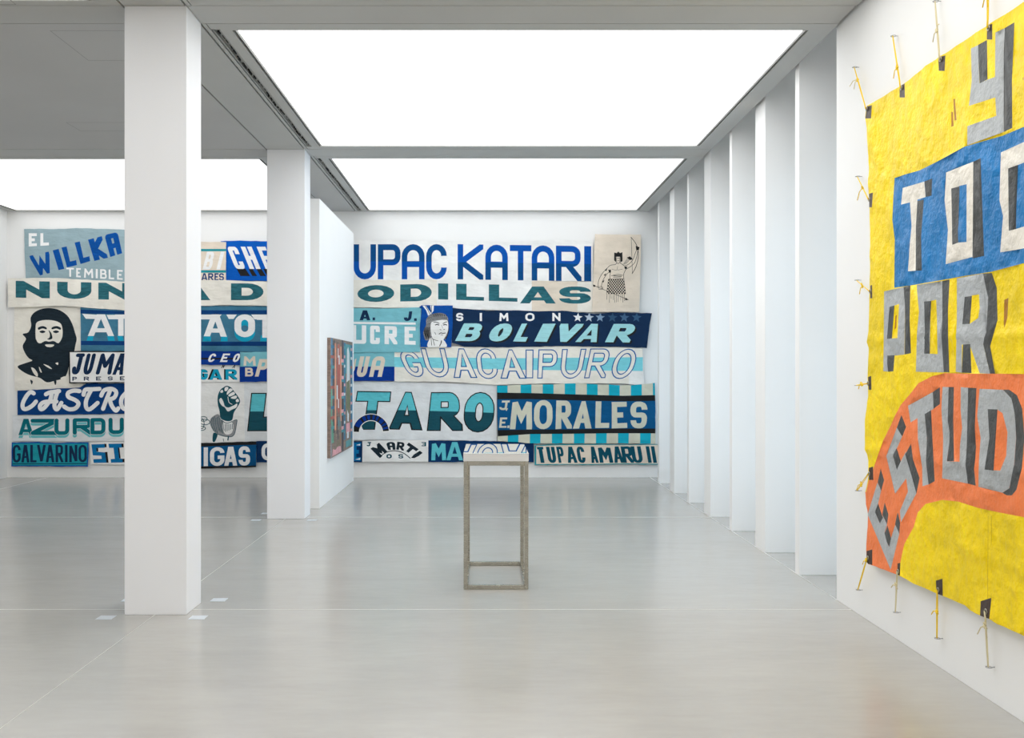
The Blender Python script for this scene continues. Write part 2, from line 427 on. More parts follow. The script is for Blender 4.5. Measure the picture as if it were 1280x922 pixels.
def cdt(pts, edges, eps=1e-5):
    r = delaunay_2d_cdt([Vector(p) for p in pts], edges, [], 0, eps, False)
    return r[0], r[2]
def union(polys):
    """outline edges of the union of simple polygons"""
    polys = [p for p in polys if len(p) > 2]
    pts, ed = [], []
    for p in polys:
        b = len(pts); pts += p; ed += [(b + i, b + (i + 1) % len(p)) for i in range(len(p))]
    vs, fs = cdt(pts, ed, 1e-4)
    V = np.array([(v.x, v.y) for v in vs]); Fc = np.array([list(f) for f in fs])
    cen = V[Fc].mean(axis=1); ins = np.zeros(len(Fc), bool)
    for p in polys: ins |= inside_edges(cen, poly_edges(p))
    cnt = {}
    for f in Fc[ins]:
        for a, b in ((f[0], f[1]), (f[1], f[2]), (f[2], f[0])):
            k = (min(a, b), max(a, b)); cnt[k] = cnt.get(k, 0) + 1
    return [((V[a][0], V[a][1]), (V[b][0], V[b][1])) for (a, b), c in cnt.items() if c == 1]
def qmap(quad):
    TL, TR, BR, BL = quad
    def f(u, v): return tuple((TL[i] * (1 - u) + TR[i] * u) * (1 - v) + (BL[i] * (1 - u) + BR[i] * u) * v for i in (0, 1))
    return f
def letter_edges(ch, quad, pen, rx=.5, ry=.35, v='', rnd=False, grow=0.0):
    """quad in px; pen=(wx,wy) px; grow widens the pen and box on every side"""
    W = (math.dist(quad[0], quad[1]) + math.dist(quad[3], quad[2])) / 2; Hh = (abs(quad[3][1] - quad[0][1]) + abs(quad[2][1] - quad[1][1])) / 2
    if Hh < W * .15: Hh = math.dist(quad[0], quad[3])
    wx, wy = pen; wx = min(wx, W * (.95 if ch in 'I.T' else .35 if ch in 'BRP' and W > 8 else .42)); wy = min(wy, Hh * (.22 if ch in 'BERSAP' else .36)); polys = []
    if ch == 'I' and v == '': wx = W
    PX, PY = wx + 2 * grow, wy + 2 * grow; bw, bh = (W + 2 * grow) / PX, (Hh + 2 * grow) / PY
    if ch == 'A' and v != 'arch':
        t = min(pen[0], W * (.27 if W > 25 else .33 if W > 12 else .38)); c = max(t * .6, W * .16) if t > W * .2 else t * .55; g = grow
        ya = Hh * (1 - (W / 2 - t) / (W / 2 - c)); y1 = Hh * .64; y2 = min(y1 + wy * .85, Hh * .86)
        xl = lambda y: (W / 2 - c) * (1 - y / Hh)
        sx = g * 1.05
        o = [(0 - g, Hh + g), (W / 2 - c - sx * .8, -g), (W / 2 + c + sx * .8, -g), (W + g, Hh + g), (W - t - g, Hh + g), (W - xl(y2) - t - g, y2 + g), (xl(y2) + t + g, y2 + g), (t + g, Hh + g)]
        o = [(t - g + 2 * g if False else p[0], p[1]) for p in o]
        o[4] = (W - t - g, Hh + g); o[5] = (W - xl(y2) - t - g, y2 + g); o[6] = (xl(y2) + t + g, y2 + g); o[7] = (t + g, Hh + g)
        E = poly_edges(o)
        yh0, yh1 = ya + g * 2.2, y1 - g
        if yh1 - yh0 > .4: E += poly_edges([(W / 2, yh0), (W - xl(yh1) - t - g * .9, yh1), (xl(yh1) + t + g * .9, yh1)])
        m = qmap(quad); f = lambda p: m(p[0] / W, p[1] / Hh)
        return [(f(a), f(b)) for a, b in E]
    for closed, path in glyph(ch, v):
        pts = [((grow + wx / 2 + p[0] * (W - wx)) / PX, (grow + wy / 2 + p[1] * (Hh - wy)) / PY) for p in dense(path, rx, ry)]
        for pl in ribbon(pts, closed, .5, rnd, (bw, bh)):
            for ax, val, kl in ((0, 0, False), (0, bw, True), (1, 0, False), (1, bh, True)):
                if pl: pl = clip(pl, ax, val, kl)
            if len(pl) > 2: polys.append([(q[0] * PX, q[1] * PY) for q in pl])
    ed = union(polys); m = qmap(quad)
    def f(p): return m((p[0] - grow) / W, (p[1] - grow) / Hh)
    return [(f(a), f(b)) for a, b in ed]
def smooth(pts, closed=True, k=4):
    out = []; n = len(pts)
    for i in range(n if closed else n - 1):
        p0 = pts[(i - 1) % n] if closed or i > 0 else pts[i]; p1 = pts[i]; p2 = pts[(i + 1) % n]
        p3 = pts[(i + 2) % n] if closed or i + 2 < n else p2
        for q in range(k):
            t = q / k
            out.append(tuple(.5 * (2 * p1[a] + (p2[a] - p0[a]) * t + (2 * p0[a] - 5 * p1[a] + 4 * p2[a] - p3[a]) * t * t + (3 * p1[a] - p0[a] - 3 * p2[a] + p3[a]) * t ** 3) for a in (0, 1)))
    if not closed: out.append(pts[-1])
    return out
def brush(pts, w_, sm=True, k=4):
    if sm and len(pts) > 2: pts = smooth(pts, False, k)
    return union(ribbon([(x / w_, y / w_) for x, y in pts], False, .5, True)) if False else [((a[0] * w_, a[1] * w_), (b[0] * w_, b[1] * w_)) for a, b in union(ribbon([(x / w_, y / w_) for x, y in pts], False, .5, True))]

class Conv:
    def __init__(s, ox, oy, sc): s.ox, s.oy, s.s = ox, oy, sc
    def __call__(s, p): return (s.ox + p[0] / s.s, s.oy + p[1] / s.s)
    def e(s, edges): return [(s(a), s(b)) for a, b in edges]
ID = Conv(0, 0, 1)
class Cloth:
    cnt = 0
    def __init__(s, name, outline, base, label, to3d, step=6.0, jit=.35, group=None, cat='banner', conv=ID, skirt=(0, .004, 0), seed=0):
        s.name, s.base, s.label, s.to3d, s.step, s.group, s.cat, s.skirt = name, base, label, to3d, step, group, cat, skirt
        r = random.Random(len(label) * 7 + seed); s.shapes = []; s.r = r
        pts = [conv(p) for p in outline]; out = []
        for i, a in enumerate(pts):
            b = pts[(i + 1) % len(pts)]; n = max(1, int(math.dist(a, b) / step))
            for q in range(n):
                t = q / n; j = jit if q else 0
                out.append((a[0] + (b[0] - a[0]) * t + r.uniform(-j, j) * .5, a[1] + (b[1] - a[1]) * t + r.uniform(-j, j)))
        s.out = out; s.uid = 0
    def add(s, edges, m, name='letter', key=None, split=None, m2=None, jit=0.0):
        """split=((x0,y0),(x1,y1)): below that line the shape takes m2"""
        if key is None: s.uid += 1; key = s.uid
        if jit:
            c = {}
            def j(p):
                k = (round(p[0], 3), round(p[1], 3))
                if k not in c: c[k] = (p[0] + s.r.uniform(-jit, jit), p[1] + s.r.uniform(-jit, jit))
                return c[k]
            edges = [(j(a), j(b)) for a, b in edges]
        s.shapes.append((edges, m, (name, key), split, m2)); return key
    def poly(s, pts, m, name='stripe', key=None, conv=ID, hole=None, sm=False, **k):
        P = [conv(p) for p in pts]
        if sm: P = smooth(P)
        e = poly_edges(P)
        for h in (hole or []):
            hp = [conv(p) for p in h]
            if sm: hp = smooth(hp)
            e += poly_edges(hp)
        return s.add(e, m, name, key, **k)
    def line(s, pts, w_, m, name='line', key=None, conv=ID, sm=True):
        return s.add(brush([conv(p) for p in pts], w_ / conv.s, sm), m, name, key)
    def text(s, txt, xs, yt, yb, pen, m, conv=ID, slant=0, rx=.5, ry=.35, var=None, rnd=False, outline=None, split=None, m2=None, shadow=None, jit=0.0, name='letter'):
        """xs list of (x0,x1); yt,yb = (left,right) heights of the line"""
        if isinstance(yt, (int, float)): yt = (yt, yt)
        if isinstance(yb, (int, float)): yb = (yb, yb)
        X0, X1 = xs[0][0], xs[-1][1]
        for ch, (a, b) in zip(txt, xs):
            if ch == ' ': continue
            def ty(x): return yt[0] + (yt[1] - yt[0]) * (x - X0) / max(1e-6, X1 - X0)
            def by(x): return yb[0] + (yb[1] - yb[0]) * (x - X0) / max(1e-6, X1 - X0)
            s_ = slant; tl, tr, br, bl = a, b, b, a
            if s_ > 0: tl = a + s_; br = b - s_
            else: tr = b + s_; bl = a - s_
            q = [conv((tl, ty(a))), conv((tr, ty(b))), conv((br, by(b))), conv((bl, by(a)))]
            s.quad(ch, q, (pen[0] / conv.s, pen[1] / conv.s), m, rx, ry, (var or {}).get(ch, ''), rnd, outline, split, m2, shadow, jit, name)
    def quad(s, ch, q, pen, m, rx=.5, ry=.35, v='', rnd=False, outline=None, split=None, m2=None, shadow=None, jit=0.0, name='letter', conv=None):
        if conv: q = [conv(p) for p in q]; pen = (pen[0] / conv.s, pen[1] / conv.s)
        s.uid += 1; key = s.uid
        if shadow:
            sm_, dx, dy = shadow
            s.add(letter_edges(ch, [(p[0] + dx, p[1] + dy) for p in q], pen, rx, ry, v, rnd), sm_, name, key)
        if outline:
            om, g = outline
            s.add(letter_edges(ch, q, pen, rx, ry, v, rnd, g), om, name, key)
        s.add(letter_edges(ch, q, pen, rx, ry, v, rnd), m, name, key, split, m2, jit)
    def build(s):
        pts, ed = [], []; idx = {}
        def vi(p):
            k = (round(p[0], 3), round(p[1], 3))
            if k not in idx: idx[k] = len(pts); pts.append(k)
            return idx[k]
        oe = poly_edges(s.out); O = np.array(s.out)
        lo, hi = O.min(0), O.max(0)
        for a, b in oe:
            i, j = vi(a), vi(b)
            if i != j: ed.append((i, j))
        for (E, m, nk, split, m2) in s.shapes:
            for a, b in E:
                i, j = vi(a), vi(b)
                if i != j: ed.append((i, j))
            if split is not None:
                ax = [p[0] for e in E for p in e]; (x0, y0), (x1, y1) = split
                f = lambda x: y0 + (y1 - y0) * (x - x0) / (x1 - x0)
                ed.append((vi((min(ax) - .3, f(min(ax) - .3))), vi((max(ax) + .3, f(max(ax) + .3)))))
        gx = np.arange(lo[0] + s.step / 2, hi[0], s.step); gy = np.arange(lo[1] + s.step / 2, hi[1], s.step)
        G = np.array([(x + (s.r.random() - .5) * s.step * .3, y + (s.r.random() - .5) * s.step * .3) for x in gx for y in gy])
        if len(G):
            G = G[inside_edges(G, oe)]
            for p in G: vi((p[0], p[1]))
        vs, fs = cdt(pts, ed, 1e-4)
        V = np.array([(v.x, v.y) for v in vs]); Fc = np.array([list(f) for f in fs])
        cen = V[Fc].mean(axis=1)
        keep = inside_edges(cen, oe); Fc = Fc[keep]; cen = cen[keep]
        lab = -np.ones(len(Fc), int); sub = np.zeros(len(Fc), int)
        for i, (E, m, nk, split, m2) in enumerate(s.shapes):
            ea = np.array(E); mn = ea.reshape(-1, 2).min(0); mx = ea.reshape(-1, 2).max(0)
            c = np.where((cen[:, 0] > mn[0]) & (cen[:, 0] < mx[0]) & (cen[:, 1] > mn[1]) & (cen[:, 1] < mx[1]))[0]
            if not len(c): continue
            ins = inside_edges(cen[c], E); c = c[ins]; lab[c] = i; sub[c] = 0
            if split is not None:
                (x0, y0), (x1, y1) = split
                sub[c] = (cen[c, 1] > y0 + (y1 - y0) * (cen[c, 0] - x0) / (x1 - x0)).astype(int)
        P3 = [s.to3d(p[0], p[1]) for p in V]
        # normals for orientation: skirt direction points to the wall
        sk = Vector(s.skirt)
        def build_mesh(name, tris, mats, parent, skirt=None):
            used = {}; vv = []; ff = []; mi = []
            for t, mm in tris:
                f = []
                for a in t:
                    if a not in used: used[a] = len(vv); vv.append(P3[a])
                    f.append(used[a])
                A, B, C_ = (Vector(vv[q]) for q in f)
                if (B - A).cross(C_ - A).dot(sk) > 0: f.reverse()
                ff.append(f); mi.append(mm)
            if skirt:
                for a, b in skirt:
                    ids = []
                    for q in (a, b):
                        ids.append(len(vv)); vv.append(P3[q])
                    for q in (b, a):
                        ids.append(len(vv)); vv.append(tuple(Vector(P3[q]) + sk))
                    ff.append(ids); mi.append(0)
            me = bpy.data.meshes.new(name); me.from_pydata(vv, [], ff)
            for m in mats: me.materials.append(m)
            me.polygons.foreach_set('material_index', mi)
            me.polygons.foreach_set('use_smooth', [True] * len(ff))
            me.update(); return link(name, me, parent)
        cnt = {}
        for f in Fc:
            for a, b in ((f[0], f[1]), (f[1], f[2]), (f[2], f[0])):
                k = (min(a, b), max(a, b)); cnt[k] = cnt.get(k, 0) + 1
        rim = [k for k, c in cnt.items() if c == 1]
        base = build_mesh(s.name, [(Fc[i], 0) for i in np.where(lab < 0)[0]], [s.base], None, rim)
        tag(base, s.label, s.cat, s.group)
        groups = {}
        for i, (E, m, nk, split, m2) in enumerate(s.shapes): groups.setdefault(nk, []).append(i)
        for nk, lst in groups.items():
            mats = []; tris = []
            for i in lst:
                for sb, m in ((0, s.shapes[i][1]), (1, s.shapes[i][4])):
                    t = np.where((lab == i) & (sub == sb))[0]
                    if not len(t): continue
                    if m not in mats: mats.append(m)
                    tris += [(Fc[q], mats.index(m)) for q in t]
            if tris: build_mesh(nk[0], tris, mats, base)
        return base

def back3d(layer, amp=.008, seed=0.0):
    D = YB - .014 - .0125 * layer
    def f(x, y):
        n = noise.noise(Vector((x * .035 + seed, y * .11, seed))) * .6 + noise.noise(Vector((x * .11 + y * .09 + seed, y * .06 - x * .03, seed * 2))) * .5
        return ((x - VX) * D / F, D - amp * .45 * (n + .6), EYE - (y - VY) * D / F)
    return f
BG = 'sewn and painted cloth banners on the back wall'
def banner(label, outline, base, layer, conv=ID, **k):
    n = len(label)
    c = Cloth('banner', outline, base, label, back3d(layer, seed=n * .37), conv=conv, group=BG, seed=layer, **k); return c

def cl(name, c, kind='cloth', **k):
    k.setdefault('var', .05); return mat(name, c, .88, kind, spec=.2, **k)
CREAM = cl('cream_cotton', (240, 236, 226)); WHITE = cl('white_cotton', (242, 242, 240)); COOLW = cl('cool_white_cotton', (232, 235, 237))
BEIGE = cl('beige_cotton', (230, 217, 200)); GREYB = cl('grey_blue_cotton', (152, 176, 184)); PAINTW = cl('white_paint', (246, 246, 246), 'streak', var=.03)
ROYAL = cl('royal_blue', (0, 78, 158), 'streak', var=.12); CHEB = cl('bright_blue', (0, 92, 192)); TEALD = cl('dark_teal_marker', (44, 104, 116), 'streak', var=.35)
STEELB = cl('steel_blue', (66, 122, 150), var=.1); DKB = cl('deep_blue', (8, 62, 122), var=.15); CYAN = cl('cyan', (20, 165, 200)); BLK = cl('black_cloth', (34, 35, 36), var=.1)
INK = cl('blue_black_ink', (30, 44, 54), 'streak', var=.25); NAVY = cl('navy', (18, 46, 80)); BLUE2 = cl('cobalt_blue', (2, 56, 146)); TEALP = cl('pale_teal', (126, 194, 206))
MORB = cl('mid_blue', (4, 86, 138)); MCY = cl('bright_cyan', (24, 172, 198)); MCR = cl('stone_cream', (212, 212, 194)); TTOP = cl('light_teal', (98, 200, 212), 'streak', var=.06)
TBOT = cl('petrol_teal', (24, 80, 94), 'streak', var=.1); NB = cl('navy_blue', (4, 50, 96)); LTB = cl('light_aqua', (166, 222, 228), 'streak', var=.08); TTX = cl('petrol', (6, 78, 98)); TED = cl('teal_edge', (34, 150, 162))
GALT = cl('turquoise', (32, 158, 174), 'streak', var=.12); AZT = cl('rounded_teal', (0, 110, 124), 'streak', var=.1); AZL = cl('aqua_shadow', (112, 194, 200)); SIB = cl('strong_blue', (6, 116, 176), 'streak', var=.12)
DKT2 = cl('dark_blue_paint', (4, 74, 134), 'streak', var=.1); BRT = cl('bright_blue_paint', (2, 82, 172), 'streak', var=.08); GUST = cl('pale_cyan_stripe', (128, 212, 224), 'streak', var=.05); OUTB = cl('outline_blue', (18, 92, 160))
LGREY = cl('pencil_grey', (150, 152, 154)); FLB = cl('face_blue', (4, 76, 160))
K1 = Conv(0, 270, 5.4235); K2 = Conv(0, 430, 5.124); K3 = Conv(240, 280, 5.427); K4 = Conv(240, 430, 5.118); K5 = Conv(430, 280, 5.762); K6 = Conv(630, 280, 5.762)
K7 = Conv(430, 430, 5.124); K8 = Conv(630, 430, 5.124); ZG = Conv(10, 545, 8.533); ZC = Conv(15, 475, 8.828); ZT = Conv(440, 480, 6.737); ZU = Conv(660, 545, 7.529)
ZM = Conv(615, 475, 6.095); ZB = Conv(560, 380, 4.923); ZA = Conv(490, 430, 8.0); ZI = Conv(640, 430, 7.529); ZJ = Conv(80, 380, 8.78)
FC = Conv(515, 375, 14.18); FI = Conv(240, 470, 7.68); AR = Conv(735, 285, 8.387); CH = Conv(0, 380, 9.22)
ARCH = {'A': 'arch'}

# -- grey-blue banner top left
b = banner('grey-blue banner with slanted blue capitals and white EL and TEMIBLE', [(30.2, 286.2), (80, 286), (96, 285), (157, 287), (205, 288), (205, 356), (157, 353), (80, 349.5), (32.3, 348), (31, 320)], GREYB, 1)
b.text('EL', [(195, 250), (274, 332)], (116, 116), (206, 198), (20, 20), PAINTW, K1)
for ch, q in (('W', [(200, 270), (330, 240), (370, 378), (240, 410)]), ('I', [(357, 232), (398, 222), (437, 357), (397, 366)]), ('L', [(417, 213), (500, 195), (522, 332), (455, 348)]),
              ('L', [(506, 180), (590, 160), (612, 305), (546, 325)]), ('K', [(597, 160), (690, 136), (732, 282), (640, 304)]), ('A', [(708, 128), (797, 108), (829, 252), (748, 277)])):
    b.quad(ch, q, (28 if ch == 'W' else 42, 34), ROYAL, .08, .05, 'arch' if ch == 'A' else '', conv=K1)
b.text('TEMIBLE', [(450, 502), (517, 548), (570, 632), (649, 663), (679, 724), (737, 774), (794, 832)], (349, 366), (410, 432), (12, 11), PAINTW, K1, rx=.5)
b.build()
# -- long cream NUNCA banner
b = banner('long narrow cream banner lettered NUNCA and RODILLAS in wide teal capitals', [(10.1, 347.5), (60, 347), (157, 352), (205, 352), (251, 350), (283, 350), (333, 352), (442, 350), (600, 350), (741.5, 352), (741.5, 390), (660, 389), (600, 387), (500, 384.5), (442, 384), (333, 382), (275, 381), (251, 382), (200, 385), (157, 388), (80, 382), (40, 383.5), (10.5, 384)], CREAM, 3)
NP, V0 = (13.2, 5.6), dict(rx=.5, ry=.5)
b.text('NUN', [(19.7, 62.3), (71.5, 114.3), (123, 166)], (350.8, 354), (371.8, 375), NP, TEALD, **V0)
b.text('CA', [(172, 212), (218, 263)], (354, 355), (375, 375), NP, TEALD, **V0)
b.text('DE', [(288.8, 329.4), (339, 374)], (354, 354), (375, 375), NP, TEALD, **V0)
b.text('R', [(398, 441)], (355, 355), (376, 376), NP, TEALD, **V0)
b.text('OD', [(446.8, 492.8), (500.3, 539.7)], (356.8, 354.4), (377.6, 376), NP, TEALD, **V0)
b.text('ILL', [(547.7, 560.2), (570.2, 605), (611, 646.8)], (354, 356), (374, 377), (13, 4.6), TEALD, **V0)
b.text('AS', [(650, 694.7), (699, 738.6)], (358, 358), (379, 379.4), NP, TEALD, **V0)
p1 = [(546, 345), (664.7, 345), (664.7, 395), (546, 395)]
b.shapes.insert(0, (poly_edges(p1), WHITE, ('sewn_panel', 901), None, None)); b.shapes.insert(1, (poly_edges([(664.7, 345), (721.7, 345), (721.7, 395), (664.7, 395)]), BEIGE, ('sewn_panel', 902), None, None))
b.build()
# -- two-tone blue capitals, top centre
b = banner('white banner with big rounded two-tone blue capitals, top centre of wall', [(404, 300), (442, 299.5), (560, 301), (640, 302), (700, 299), (741, 302), (742, 351.5), (640, 351), (560, 350), (442, 352), (404, 352)], WHITE, 2, step=7)
O1 = dict(rx=.5, ry=.32, var=ARCH)
b.text('T', [(412, 440)], 305.2, 348.9, (6.9, 6.9), DKT2, split=((400, 326.5), (500, 326.7)), m2=BRT, **O1)
b.text('UPAC', [(442, 470), (472.3, 500.6), (502.2, 530.7), (532.7, 558.4)], (305.2, 305), (349, 348.9), (6.9, 7.4), DKT2, split=((440, 326.5), (560, 327)), m2=BRT, **O1)
b.text('KATARI', [(572, 604.1), (606.7, 634.8), (637.3, 664.2), (664.6, 693), (694.9, 726.9), (730.2, 739)], (305, 307.6), (349, 351.6), (7.0, 7.6), BRT, split=((572, 327.5), (740, 330)), m2=DKT2, **O1)
b.build()
# -- archer
b = banner('beige cloth with a black line drawing of an archer, top right', [(743.7, 292.5), (772, 293), (801.3, 293), (800.5, 340), (799, 390), (770, 389.5), (740, 389.7), (742, 340)], BEIGE, 5)
def AL(pts, w_=5, sm=True): b.line(pts, w_, BLK, 'printed_figure', 'archer', AR, sm)
AL([(450, 95), (500, 160), (524, 230), (525, 320), (500, 410), (462, 478)], 6); AL([(453, 100), (460, 300), (465, 470)], 4, False)
AL([(50, 597), (240, 675), (420, 750)], 5, False); b.poly([(428, 752), (392, 728), (388, 756)], BLK, 'printed_figure', 'archer', AR); b.poly([(45, 585), (78, 600), (68, 620), (48, 602)], BLK, 'printed_figure', 'archer', AR)
b.poly([(275, 255), (300, 262), (318, 245), (335, 262), (360, 252), (362, 345), (338, 362), (338, 300), (292, 300), (296, 358), (274, 338)], BLK, 'printed_figure', 'archer', AR)
AL([(295, 300), (300, 350), (315, 375), (330, 350), (335, 300)], 4); AL([(305, 318), (330, 318)], 5); AL([(308, 340), (325, 340)], 4)
AL([(300, 362), (285, 382), (235, 390), (190, 430), (140, 490), (112, 550), (105, 610), (112, 630)], 5); AL([(238, 450), (200, 480), (160, 540), (140, 610), (150, 632)], 5)
AL([(105, 612), (150, 615), (150, 640), (112, 640)], 4); AL([(330, 362), (360, 380), (385, 395), (430, 375), (470, 330), (500, 250), (520, 215)], 5)
AL([(400, 430), (450, 400), (490, 360), (510, 300), (522, 240)], 5); AL([(238, 450), (230, 500), (230, 535)], 5); AL([(400, 425), (375, 480), (375, 530)], 5)
AL([(245, 500), (310, 485), (365, 495)], 5); AL([(250, 430), (300, 440), (310, 400)], 3); AL([(310, 440), (360, 430)], 3); AL([(270, 500), (350, 505)], 8); AL([(265, 515), (345, 520)], 4)
b.poly([(500, 185), (540, 200), (532, 230), (505, 230)], BLK, 'printed_figure', 'archer', AR); b.poly([(405, 310), (440, 295), (470, 325), (440, 335)], BLK, 'printed_figure', 'archer', AR)
b.poly([(380, 400), (412, 405), (402, 430), (385, 425)], BLK, 'printed_figure', 'archer', AR); b.poly([(212, 438), (240, 435), (240, 460), (225, 470)], BLK, 'printed_figure', 'archer', AR)
for q in ((175, 440), (165, 490), (145, 560)): b.poly([(q[0], q[1]), (q[0] + 28, q[1] - 18), (q[0] + 15, q[1] + 12)], BLK, 'printed_figure', 'archer', AR)
for z in range(4): AL([(365 + z * 12, 385 - z * 4), (412 + z * 8, 320 + z * 4)], 3, False)
for r_ in range(10):
    for c_ in range(14):
        if (r_ + c_) % 2: continue
        yy = 535 + r_ * 15.5; u0, u1 = 215 - r_ * 2, 377 + r_ * 1.6; wd = (u1 - u0) / 14; xx = u0 + c_ * wd
        b.poly([(xx, yy), (xx + wd * 1.15, yy), (xx + wd * 1.15, yy + 16.5), (xx, yy + 16.5)], BLK, 'printed_figure', 'archer', AR)
AL([(214, 535), (376, 531)], 5, False); AL([(214, 535), (193, 690)], 4, False); AL([(376, 531), (394, 680)], 4, False)
for q in (200, 225, 240, 262, 280, 300, 320, 345, 362, 380): AL([(q, 690), (q - 6 + (q % 11), 740 + (q * 7) % 48)], 4, False)
b.build()
# -- beige BI banner and bright blue banner
b = banner('beige banner with teal stripes and white slanted letters, between the columns', [(180, 300.5), (251, 302), (282.7, 302.5), (282.5, 351), (251, 350.8), (180, 352)], BEIGE, 2)
for (a0, a1) in ((311, 313.9), (337.6, 340.8)): b.poly([(170, a0), (290, a0), (290, a1), (170, a1)], TED)
b.text('BI', [(72, 160), (166, 220)], 188, 308, (22, 20), PAINTW, K3, slant=30, rx=.4, ry=.4)
b.text('ARES', [(64, 105), (110, 146), (153, 181), (184, 217)], 333, (381, 383), (9, 9), DKB, K3)
b.build()
b = banner('bright blue banner with white backward-slanting letters over black shadows', [(276, 301.5), (300, 300.5), (333, 301.5), (420, 303), (420, 352), (333, 351), (280, 350.5), (278, 325)], CHEB, 1)
for (x0, x1) in ((303, 363), (383, 410), (437, 470), (483, 530)): b.poly([(x0, 303), (x1, 303), (x1 + 32, 352), (x0 + 26, 352)], BLK, 'letter_shadow', conv=K3)
b.text('CHE', [(235, 365), (330, 466), (438, 560)], 153, 304, (33, 26), PAINTW, K3, slant=-62, rx=.15, ry=.15)
b.build()
# -- steel blue AT A OT
b = banner('long steel-blue banner with dark bands, white capitals and cyan feet', [(100.5, 383), (157, 387.5), (200, 384), (251, 382), (333, 382.5), (430, 383), (430, 440), (333, 440), (251, 439), (157, 441), (101, 440), (101, 410)], STEELB, 2)
b.poly([(90, 386.2), (157, 389), (251, 387.6), (440, 387.5), (440, 392.6), (251, 392.6), (157, 392.5), (90, 391.5)], DKB); b.poly([(90, 425.8), (250, 427), (440, 426.5), (440, 432.3), (250, 432), (90, 431)], DKB)
b.poly([(200, 105), (385, 118), (365, 163), (240, 160)], PAINTW, 'bar', conv=ZJ); b.poly([(468, 118), (600, 118), (600, 165), (490, 165)], PAINTW, 'bar', conv=ZJ)
b.poly([(248, 393), (277, 393), (272, 399), (248, 399)], PAINTW, 'bar'); b.poly([(283, 393), (296, 393), (292, 398.5), (286, 398.5)], PAINTW, 'bar'); b.poly([(314, 393), (340, 393), (340, 399), (318, 399)], PAINTW, 'bar')
for x0, x1 in ((248, 328), (480, 558), (592, 655)): b.poly([(x0 + 18, 349), (x1 - 6, 349), (x1 - 10, 402), (x0, 400)] if x0 < 300 else [(x0 - 8, 347), (x1 - 14, 347), (x1, 402), (x0 + 6, 402)], CYAN, 'letter_foot', conv=ZJ)
b.text('A', [(262, 550)], 112, 349, (66, 55), PAINTW, ZJ); b.text('T', [(560, 690)], 114, 347, (60, 45), PAINTW, ZJ)
b.add(letter_edges('O', [K3((288, 645)), K3((428, 645)), K3((428, 797)), K3((288, 797))], (8.5, 7.5)), CYAN, 'letter_foot')
for x0, x1 in ((74, 128), (195, 240), (462, 505)): b.poly([(x0 + 5, 755), (x1, 755), (x1 + 2, 795), (x0, 795)], CYAN, 'letter_foot', conv=K3)
b.text('AO', [(80, 237), (288, 428)], 612, (760, 768), (46, 36), PAINTW, K3); b.text('T', [(440, 560)], 615, 770, (46, 34), PAINTW, K3)
b.build()
# -- portrait (a plain bearded man in a beret)
b = banner('cream cloth with a black stencil portrait of a bearded man in a beret', [(18, 382), (60, 383), (100.5, 383), (102, 440), (104, 480), (104, 486), (70, 489), (18.6, 488.5), (17.5, 430)], CREAM, 0)
def PF(pts, m=INK, hole=None): b.poly(pts, m, 'printed_portrait', 'portrait', CH, hole, True)
PF([(352, 165), (385, 105), (460, 62), (560, 45), (680, 66), (775, 130), (832, 225), (866, 330), (884, 400), (868, 480), (850, 560), (800, 640), (790, 740), (745, 845), (640, 880), (540, 900), (460, 850), (330, 812), (240, 760), (205, 715), (290, 680), (372, 650), (330, 620), (288, 560), (262, 480), (300, 400), (262, 345), (325, 325), (360, 250)])
PF([(430, 205), (560, 182), (690, 215), (722, 300), (715, 400), (700, 470), (640, 530), (560, 548), (480, 530), (428, 470), (412, 390), (410, 290)], CREAM)
PF([(440, 270), (490, 252), (535, 268), (535, 290), (490, 280), (445, 295)]); PF([(600, 268), (650, 252), (700, 270), (695, 295), (650, 280), (600, 290)])
PF([(455, 318), (490, 302), (525, 318), (490, 334)]); PF([(610, 318), (645, 302), (682, 318), (645, 334)])
PF([(560, 300), (590, 330), (605, 390), (575, 408), (545, 402), (570, 385), (575, 345)])
PF([(470, 450), (520, 425), (568, 432), (620, 425), (670, 450), (700, 420), (722, 380), (722, 480), (690, 560), (620, 610), (560, 622), (495, 605), (440, 550), (410, 470), (412, 400), (435, 440)])
PF([(520, 468), (568, 462), (625, 468), (600, 492), (545, 492)], CREAM)
for q in ([(360, 730), (400, 745), (435, 800), (430, 835), (390, 800)], [(500, 690), (560, 710), (600, 745), (560, 735)], [(450, 720), (475, 760), (480, 790), (460, 770)], [(640, 680), (670, 672), (668, 700)], [(700, 850), (750, 830), (760, 850), (715, 870)]): PF(q, CREAM)
PF([(350, 870), (380, 890), (366, 925), (355, 900)]); PF([(620, 870), (650, 880), (645, 925), (632, 925)])
b.build()
# -- JUMANDI
b = banner('white banner framed in black, brush lettering above small word PRESENTE', [(86, 438.4), (157, 438.8), (230, 439), (230, 478.6), (157, 478), (86.5, 479), (86, 460)], WHITE, 4)
b.poly([(80, 430), (240, 430), (240, 490), (80, 490)], BLK, 'border', hole=[[(87.4, 440), (228.5, 440.2), (228.5, 477.2), (88, 477.4)]])
JP = dict(slant=55, rx=.4, ry=.35, rnd=True)
b.text('JUMA', [(75, 235), (200, 355), (345, 570), (530, 700)], (540, 540), (770, 775), (44, 40), NAVY, ZJ, var={'J': 'bar'}, **JP)
b.text('PRESE', [(92, 142), (218, 276), (352, 408), (482, 536), (614, 665)], (797, 792), (840, 834), (14, 10), NAVY, ZJ)
b.text('NTE', [(170, 175.5), (185, 190.5), (200, 205.5)], 470.2, 475.2, (1.6, 1.2), NAVY)
b.build()
